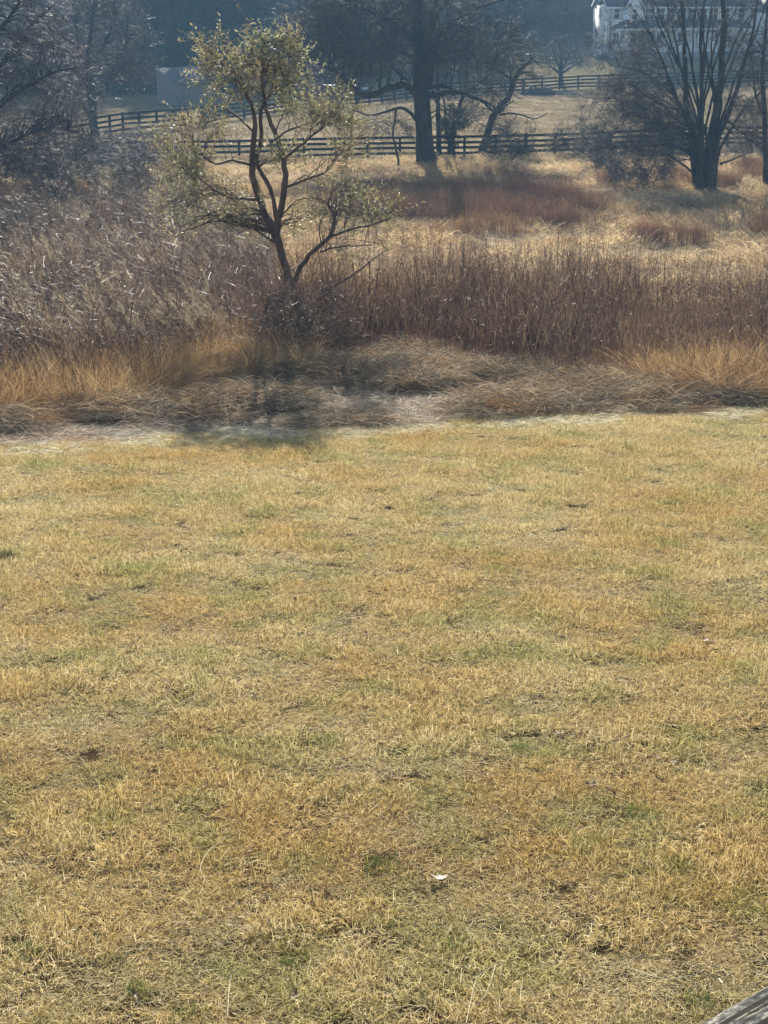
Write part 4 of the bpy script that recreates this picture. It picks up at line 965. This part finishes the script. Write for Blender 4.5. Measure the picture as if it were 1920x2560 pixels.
sc1 = sc1 * 1.08 * (1 - .2 * np.clip((pixel_of(p)[0] - 1250) / 500, 0, 1))
scatter('tall_weeds', p, rng.uniform(0, 6.28, len(p)), sc1, st, 6, 'tall dry reddish-brown weed stems standing in a dense band', cat='weeds')
# understory litter under the weeds
p = area_points(27, 56, .5, keep=lambda x, y: weeds_keep(x, y))
ml = patches(3, lambda: [ribbons(*blade_patch(150, .45, (.3, .7), (.002, .0045), (20, 80), .8, 4, matt=.1))], M['russet'], 'litter_sources')
scatter('weed_litter', p, rng.uniform(0, 6.28, len(p)), rng.uniform(.6, 1.2, len(p)), ml, 3, 'dark russet leaf litter and short grass under the tall weeds', cat='weeds')
# --- leaning reeds on the left
def reed_fn():
    a = blade_patch(26, .55, (1.1, 2.6), (.005, .011), (20, 70), .5, 6, lean_dir=R(168), dirspread=.5)
    out = [tubes(a[0], a[1], 3)]
    c = grow(a[0], a[1], 7, .34, (10, 45), (.3, 1), 4, .1, -.02, .6, .0032); out.append(ribbons(c[0], c[1] * 1.4))
    c = grow(c[0], c[1], 2, .12, (15, 60), (.3, 1), 3, .1, 0, .8, .0025); out.append(ribbons(c[0], c[1] * 1.5))
    return out
rc = patches(6, reed_fn, M['reeds'], 'reed_sources')
def reeds_keep(x, y):
    px, py = pixel_of(np.column_stack([x, y, height(x, y)]))
    return (y > yW(x) + 3.2) & (px < 670 + 60 * vnoise(x, y, 2)) & (y < 70)
p = area_points(27, 70, .66, keep=reeds_keep)
scatter('leaning_reeds', p, rng.normal(0, .6, len(p)), rng.uniform(.55, 1.15, len(p)) * (.35 + 1.15 * vnoise(p[:, 0], p[:, 1], 1.7)), rc, 6, 'dense grey-brown brush of dry stems leaning over to the left', cat='brush')
def plume_fn():
    a = blade_patch(9, .4, (1.4, 2.5), (.004, .007), (28, 55), .3, 6, lean_dir=R(168), dirspread=.3)
    out = [tubes(a[0], a[1], 3)]
    c = grow(a[0], a[1], 60, .13, (10, 50), (.72, 1), 3, .1, 0, .6, .0028); out.append(ribbons(c[0], c[1] * 1.6)); return out
pc = patches(4, plume_fn, M['plume'], 'plume_sources')
p = area_points(27, 66, .85, keep=lambda x, y: reeds_keep(x, y) & (vnoise(x + 5, y, 2.4) > .48))
scatter('seed_plumes', p, rng.normal(0, .3, len(p)), rng.uniform(.75, 1.1, len(p)), pc, 4, 'pale fluffy seed plumes leaning among the dark brush', cat='brush')
# --- amber grass clumps
def amber_fn():
    a = blade_patch(300, .3, (.5, 1.3), (.0022, .0042), (8, 60), 1.1, 6)
    return [ribbons(a[0], a[1])]
ac = patches(5, amber_fn, M['amber'], 'amber_sources')
def amber_keep(x, y):
    px, py = pixel_of(np.column_stack([x, y, height(x, y)]))
    left = (px < 480) & (y > yW(x) - .3) & (y < yW(x) + 5.0 - .004 * np.maximum(px - 100, 0))
    right = (px > 1610) & (px < 2300) & (py < 1004) & (py > 930)
    mid = (px > 380) & (px < 760) & (py > 800) & (py < 960) & (vnoise(x, y, 1.5) > .42)
    return left | right | mid
p = area_points(24, 40, .4, keep=amber_keep)
scatter('amber_grass', p, rng.uniform(0, 6.28, len(p)), rng.uniform(.6, 1.15, len(p)), ac, 5, 'glowing amber broom grass clumps arching at the front of the brush')
p = area_points(24, 34, .75, keep=lambda x, y: (pixel_of(np.column_stack([x, y, height(x, y)]))[0] < 470) & (y > yW(x) - .2) & (y < yW(x) + 4))
sl2 = patches(4, lambda: stems_fn(16, .4, (.9, 1.7), (6, 26), R(165), rad=(.005, .0085), dirs=.6, tw=3), M['stems'], 'thin_stem_sources')
scatter('thin_stalks', p, rng.normal(0, .3, len(p)), rng.uniform(.75, 1.1, len(p)), sl2, 4, 'thin dark stalks rising through the amber grass at left', cat='weeds')
# --- meadow straw
def straw_fn():
    a = blade_patch(300, .65, (.25, .8), (.006, .012), (30, 90), 1.0, 4, matt=.12)
    return [ribbons(a[0], a[1])]
sc2 = patches(5, straw_fn, M['straw'], 'straw_sources')
p = area_points(47, 104, .95, xr=lambda y: .28 * y + 4)
scatter('meadow_straw', p, rng.uniform(0, 6.28, len(p)), np.column_stack([np.ones(len(p)), np.ones(len(p)), .25 + 1.5 * vnoise(p[:, 0] * .6, p[:, 1], 1.7)]), sc2, 5, 'sunlit pale straw grass of the open meadow')
# --- lone stalks standing in the open meadow
p = area_points(48, 86, 1.5, xr=lambda y: .28 * y + 4, keep=lambda x, y: rng.random(len(x)) < .25 + .75 * (fbm(x, y, 4) > .52))
ms = patches(4, lambda: stems_fn(7, .7, (.5, 1.5), (0, 22), rad=(.006, .011), tw=5), M['stems'], 'lone_sources')
scatter('meadow_stalks', p, rng.uniform(0, 6.28, len(p)), rng.uniform(.6, 1.2, len(p)), ms, 4, 'scattered thin dark stalks standing in the pale meadow', cat='weeds')
# --- russet weeds in the meadow
rw = patches(5, lambda: stems_fn(60, .6, (.5, 1.1), (0, 24), rad=(.005, .009)), M['russet'], 'russet_sources')
def russet_keep(x, y):
    px, py = pixel_of(np.column_stack([x, y, height(x, y)]))
    f_ = (fbm(x, y, 5) - .5) * 2
    main = ((px - 1130) / 370) ** 2 + ((py - 526) / 38) ** 2 + f_ * .6 < 1
    far = (py < 478) & (py > 425) & (px > 1150) & (f_ > -.1) & (fbm(x, y, 2) > .62)
    spots = (py > 560) & (py < 640) & (px > 1100) & (fbm(x + 8, y, 3) > .62)
    leftp = (px < 600) & (py < 560) & (py > 480) & (f_ > 0)
    return main | far | spots | leftp
p = area_points(56, 101, .8, xr=lambda y: .28 * y + 4, keep=russet_keep)
scatter('russet_weeds', p, rng.uniform(0, 6.28, len(p)), rng.uniform(.7, 1.15, len(p)), rw, 5, 'russet and purple-brown weeds growing in patches of the meadow', cat='weeds')
# --- paddock grass
fg = patches(4, lambda: [ribbons(*blade_patch(420, 1.1, (.08, .24), (.007, .014), (30, 88), .6, 3))], M['field'], 'paddock_sources')
p = area_points(103, 190, 1.9, xr=lambda y: .28 * y + 5, keep=lambda x, y: (y < 168) | (x > 8))
scatter('paddock_grass', p, rng.uniform(0, 6.28, len(p)), rng.uniform(.6, 1.3, len(p)), fg, 4, 'short tan winter grass of the paddock')
# --- bushes of dead stems low at the wood edge
p = area_points(158, 205, 2.2, keep=lambda x, y: (x < 14) & (y > 168 - 8 * (x < -10)) & (vnoise(x, y, 6) > .35))
eb = patches(3, lambda: stems_fn(60, 1.1, (1.0, 2.2), (0, 40), rad=(.01, .016)), M['twig'], 'edge_sources')
scatter('wood_edge_brush', p, rng.uniform(0, 6.28, len(p)), rng.uniform(.6, 1.3, len(p)), eb, 3, 'grey brush growing along the foot of the wood', cat='brush')

# ================================================================== SMALL THINGS
M['green'] = blade_mat('green_blades', [(.04, .09, .015), (.08, .14, .025), (.16, .2, .05)], [(.06, .1, .02), (.2, .24, .06)], trans=.4)
k = Mix()
for px, py, s_ in [(745, 2415, .1), (1140, 2375, .09), (475, 2550, .11), (1145, 1865, .09), (955, 2175, .12), (1300, 1880, .07), (345, 2490, .08), (1840, 1398, .16), (1660, 1500, .14), (810, 1860, .1), (1385, 2080, .12), (1480, 2120, .13), (1740, 2510, .08), (90, 1690, .2), (1560, 1150, .25), (1240, 1215, .2), (620, 1500, .12), (60, 2390, .1), (1840, 1040, .2), (1760, 1060, .2), (1600, 2050, .12), (1700, 2180, .12)]:
    g_ = G(px, py); a = blade_patch(110, s_, (.05, .12), (.0012, .0024), (5, 60), .6, 4); v_ = ribbons(a[0] + g_[None, None, :], a[1]); k.add(*_vqa(v_))
tag(link('green_grass', k.mesh('green_grass'), M['green']), 'fresh green grass tufts sprouting in the dry lawn', 'grass', None, 'stuff')
g_ = G(8, 1400); a = blade_patch(160, .10, (.07, .15), (.003, .006), (5, 50), .5, 4); k = Mix(); k.add(*_vqa(ribbons(a[0], a[1])))
tag(link('weed_clump', k.mesh('weed_clump'), M['cedar'], None, g_), 'dark blue-green leafy weed clump at the left edge of the lawn', 'weed')
def leaf_mesh(size, lobes=5, curl=.3):
    bm = bmesh.new(); n_ = 22; vs = []
    c = bm.verts.new((0, 0, .0))
    for i in range(n_):
        a = 2 * math.pi * i / n_; r = size * (.55 + .45 * abs(math.cos(a * lobes / 2))) * random.uniform(.75, 1.1) * (1.3 if abs(math.cos(a)) > .8 else .8)
        vs.append(bm.verts.new((r * math.cos(a), r * math.sin(a), curl * r * r / size * random.uniform(.4, 1.3))))
    for i in range(n_): bm.faces.new((c, vs[i], vs[(i + 1) % n_]))
    me = bpy.data.meshes.new('leaf'); bm.to_mesh(me); bm.free(); return me
lm = [leaf_mesh(.038, 5, .35), leaf_mesh(.03, 4, .5), leaf_mesh(.042, 6, .25)]
for q in lm: q.materials.append(M['leaf'])
for px, py, i, s_, lb in [(853, 1622, 0, 1, 'dark curled leaf just below the centre of the lawn, lowest of three close together'), (778, 1600, 1, 1, 'small brown leaf left of the lowest of three leaves near the lawn centre'), (918, 1595, 1, 1, 'small brown leaf right of the lowest of three leaves near the lawn centre'),
    (738, 1508, 1, 1.2, 'small dark leaf standing alone above the three leaves near the lawn centre'), (1395, 1842, 0, 1.1, 'dark leaf on the lawn just above the left end of the fallen twig'), (1477, 1972, 0, 1.3, 'crumpled brown leaf on the lawn below the fallen twig'), (1645, 1905, 0, 1, 'dark leaf just right of and below the fallen twig tip'),
    (1680, 1922, 2, .9, 'brown leaf furthest right among those near the fallen twig'), (1648, 1960, 1, 1.2, 'small dark leaf lowest of the three right of the fallen twig'), (1475, 1877, 1, 1, 'small dark leaf touching the middle of the fallen twig'), (1475, 2262, 2, .9, 'purplish flat leaf in a thin spot right of the bleached white leaf'),
    (628, 2138, 2, .8, 'flat dark leaf beside the tip of the hooked pale stalk'), (736, 2506, 2, .9, 'dark leaf at the bottom of the lawn left of the tall bent stalk'), (340, 2508, 0, .9, 'dark curled leaf in the bottom left part of the lawn'), (1762, 1608, 2, 1.2, 'brown leaf near the right side of the lawn at mid height'), (70, 2092, 1, 1, 'small dark leaf close to the left edge of the lower lawn')]:
    g_ = G(px, py); o = link('fallen_leaf', lm[i], None, None, (g_[0], g_[1], g_[2] + .034)); o.scale = (s_,) * 3; o.rotation_euler = (rng.normal() * .2, rng.normal() * .2, rng.uniform(0, 6.28))
    tag(o, lb, 'leaf', 'dark fallen leaves')
me = leaf_mesh(.062, 5, .35); g_ = G(1096, 2216); o = link('pale_leaf', me, M['leaf_pale'], None, (g_[0], g_[1], g_[2] + .042)); o.rotation_euler = (-.15, .1, .2); tag(o, 'large bleached white leaf lying on the lawn near the bottom', 'leaf')
# fallen twig
g1, g2_ = G(1425, 1893), G(1573, 1862); k = Mix(); pts = spline([g1 + [0, 0, .05], g1 * .6 + g2_ * .4 + [0, .03, .055], g1 * .3 + g2_ * .7 + [0, -.03, .06], g2_ + [0, 0, .07]], 12, .006)
k.add(*_vqa(tubes(pts[None], np.linspace(.003, .006, 12)[None], 5))); tag(link('fallen_twig', k.mesh('fallen_twig', True, g1), M['leaf'], None, g1), 'thin dark fallen twig lying across the lawn at right', 'twig')
# long bleached stalks
def stalk(pp, label, r=.0022):
    q = [G(*a) + np.array([0, 0, .05 + .03 * i]) for i, a in enumerate(pp)]; s_ = spline(q, 14); k = Mix(); k.add(*_vqa(tubes(s_[None], np.full((1, 14), r), 4)))
    tag(link('dry_stalk', k.mesh('dry_stalk', True, q[0]), M['stem_pale'], None, q[0]), label, 'stalk')
stalk([(1165, 2585), (1185, 2500), (1205, 2470), (1245, 2462)], 'tall bleached bent grass stalk at the bottom centre of the lawn')
stalk([(1170, 2550), (1205, 2530), (1225, 2495), (1238, 2466)], 'short bleached stalk crossing beside the bent one at the bottom')
stalk([(520, 2228), (502, 2200), (520, 2170), (560, 2145), (600, 2128)], 'hooked pale stalk curling over the lawn at lower left')
stalk([(1560, 2440), (1660, 2478), (1735, 2480)], 'straight reddish straw lying flat near the lower right corner')
stalk([(1795, 2465), (1804, 2488)], 'short thick bleached straw piece close to the grey railing', .004)
stalk([(570, 2560), (574, 2500), (580, 2480)], 'thin upright pale stalk at the bottom left of the lawn')
for px, py, s_, lb in [(1428, 1030, .07, 'smooth pale stone at the lawn edge below the tall weeds'), (1556, 992, .055, 'small white stone among the weeds at the lawn edge'), (1400, 1022, .045, 'tiny pale stone just left of the smooth stone')]:
    bm = bmesh.new(); bmesh.ops.create_icosphere(bm, subdivisions=2, radius=s_)
    for v in bm.verts: v.co = Vector((v.co.x * 1.3, v.co.y, v.co.z * .6)) * random.uniform(.92, 1.08)
    me = bpy.data.meshes.new('stone'); bm.to_mesh(me); bm.free(); g_ = G(px, py); o = link('stone', me, M['stone'], None, (g_[0], g_[1], g_[2] + .08)); tag(o, lb, 'stone')

# ================================================================== DECK RAILING (bottom right corner)
zt = CAMZ - .62
def on_plane(px, py, z): d = ray(px, py); t = (z - CAMZ) / d[2]; return Vector((d[0] * t, d[1] * t, z))
A, B_ = on_plane(1715, 2560, zt), on_plane(1920, 2446, zt)
dirv = (B_ - A).normalized(); nrm = Vector((dirv.y, -dirv.x, 0))
ang = math.atan2(dirv.y, dirv.x)
rl = thing('deck_railing', A, 'weathered grey wooden deck handrail crossing the bottom right corner', 'railing', rz=ang)
m, n, l, b = mat('weathered_handrail_wood')
tc = n.new('ShaderNodeTexCoord')
t = noise_node(n, l, 60, 12, tc.outputs['Object'], (.35, 3, 3)); t2 = noise_node(n, l, 300, 8, tc.outputs['Object'], (.6, 1.3, 1.3)); t3 = noise_node(n, l, 14, 7, tc.outputs['Object'], (.25, 9, 4))
r = ramp(n, [(.38, (.015, .016, .017)), (.47, (.07, .071, .07)), (.55, (.16, .155, .145)), (.68, (.27, .25, .21))]); l.new(t.outputs[0], r.inputs[0])
r2 = ramp(n, [(.4, (.35, .35, .35)), (.6, (1.5, 1.5, 1.4))]); l.new(t2.outputs[0], r2.inputs[0])
r3 = ramp(n, [(.42, (.05, .05, .05)), (.46, (1, 1, 1))]); l.new(t3.outputs[0], r3.inputs[0])
c = mixc(n, l, 1.0, r.outputs[0], r2.outputs[0], 'MULTIPLY'); c = mixc(n, l, 1.0, c, r3.outputs[0], 'MULTIPLY'); l.new(c, b.inputs['Base Color']); b.inputs['Roughness'].default_value = .9; b.inputs['Specular IOR Level'].default_value = .15
bp = n.new('ShaderNodeBump'); bp.inputs['Strength'].default_value = 1; bp.inputs['Distance'].default_value = .003; l.new(c, bp.inputs['Height']); l.new(bp.outputs[0], b.inputs['Normal'])
o = obox('handrail', (4.2, .14, .038), (.3, -.072, -.019), m, rl, bev=.004)
o = obox('lower_rail', (4.2, .038, .089), (.3, -.072, -.78), m, rl)
for i in range(26): obox('baluster', (.035, .035, .72), (-1.7 + i * .16, -.072, -.038 - .361), m, rl)

# ================================================================== HAZE
hz = box_mesh('haze', (600, 480, 62)); hm = bpy.data.materials.new('valley_haze'); hm.use_nodes = True
n = hm.node_tree.nodes; l = hm.node_tree.links; n.remove(n['Principled BSDF'])
pv = n.new('ShaderNodeVolumePrincipled'); pv.inputs['Color'].default_value = (.34, .64, 1, 1); pv.inputs['Density'].default_value = .00050; pv.inputs['Anisotropy'].default_value = .2
l.new(pv.outputs[0], n['Material Output'].inputs['Volume'])
HB = -3.0; HT = 75.0
hz2 = box_mesh('haze', (640, 520, HT - HB)); o = link('haze', hz2, hm, None, (0, 190, (HB + HT) / 2)); tag(o, kind='stuff')
bpy.data.meshes.remove(hz)
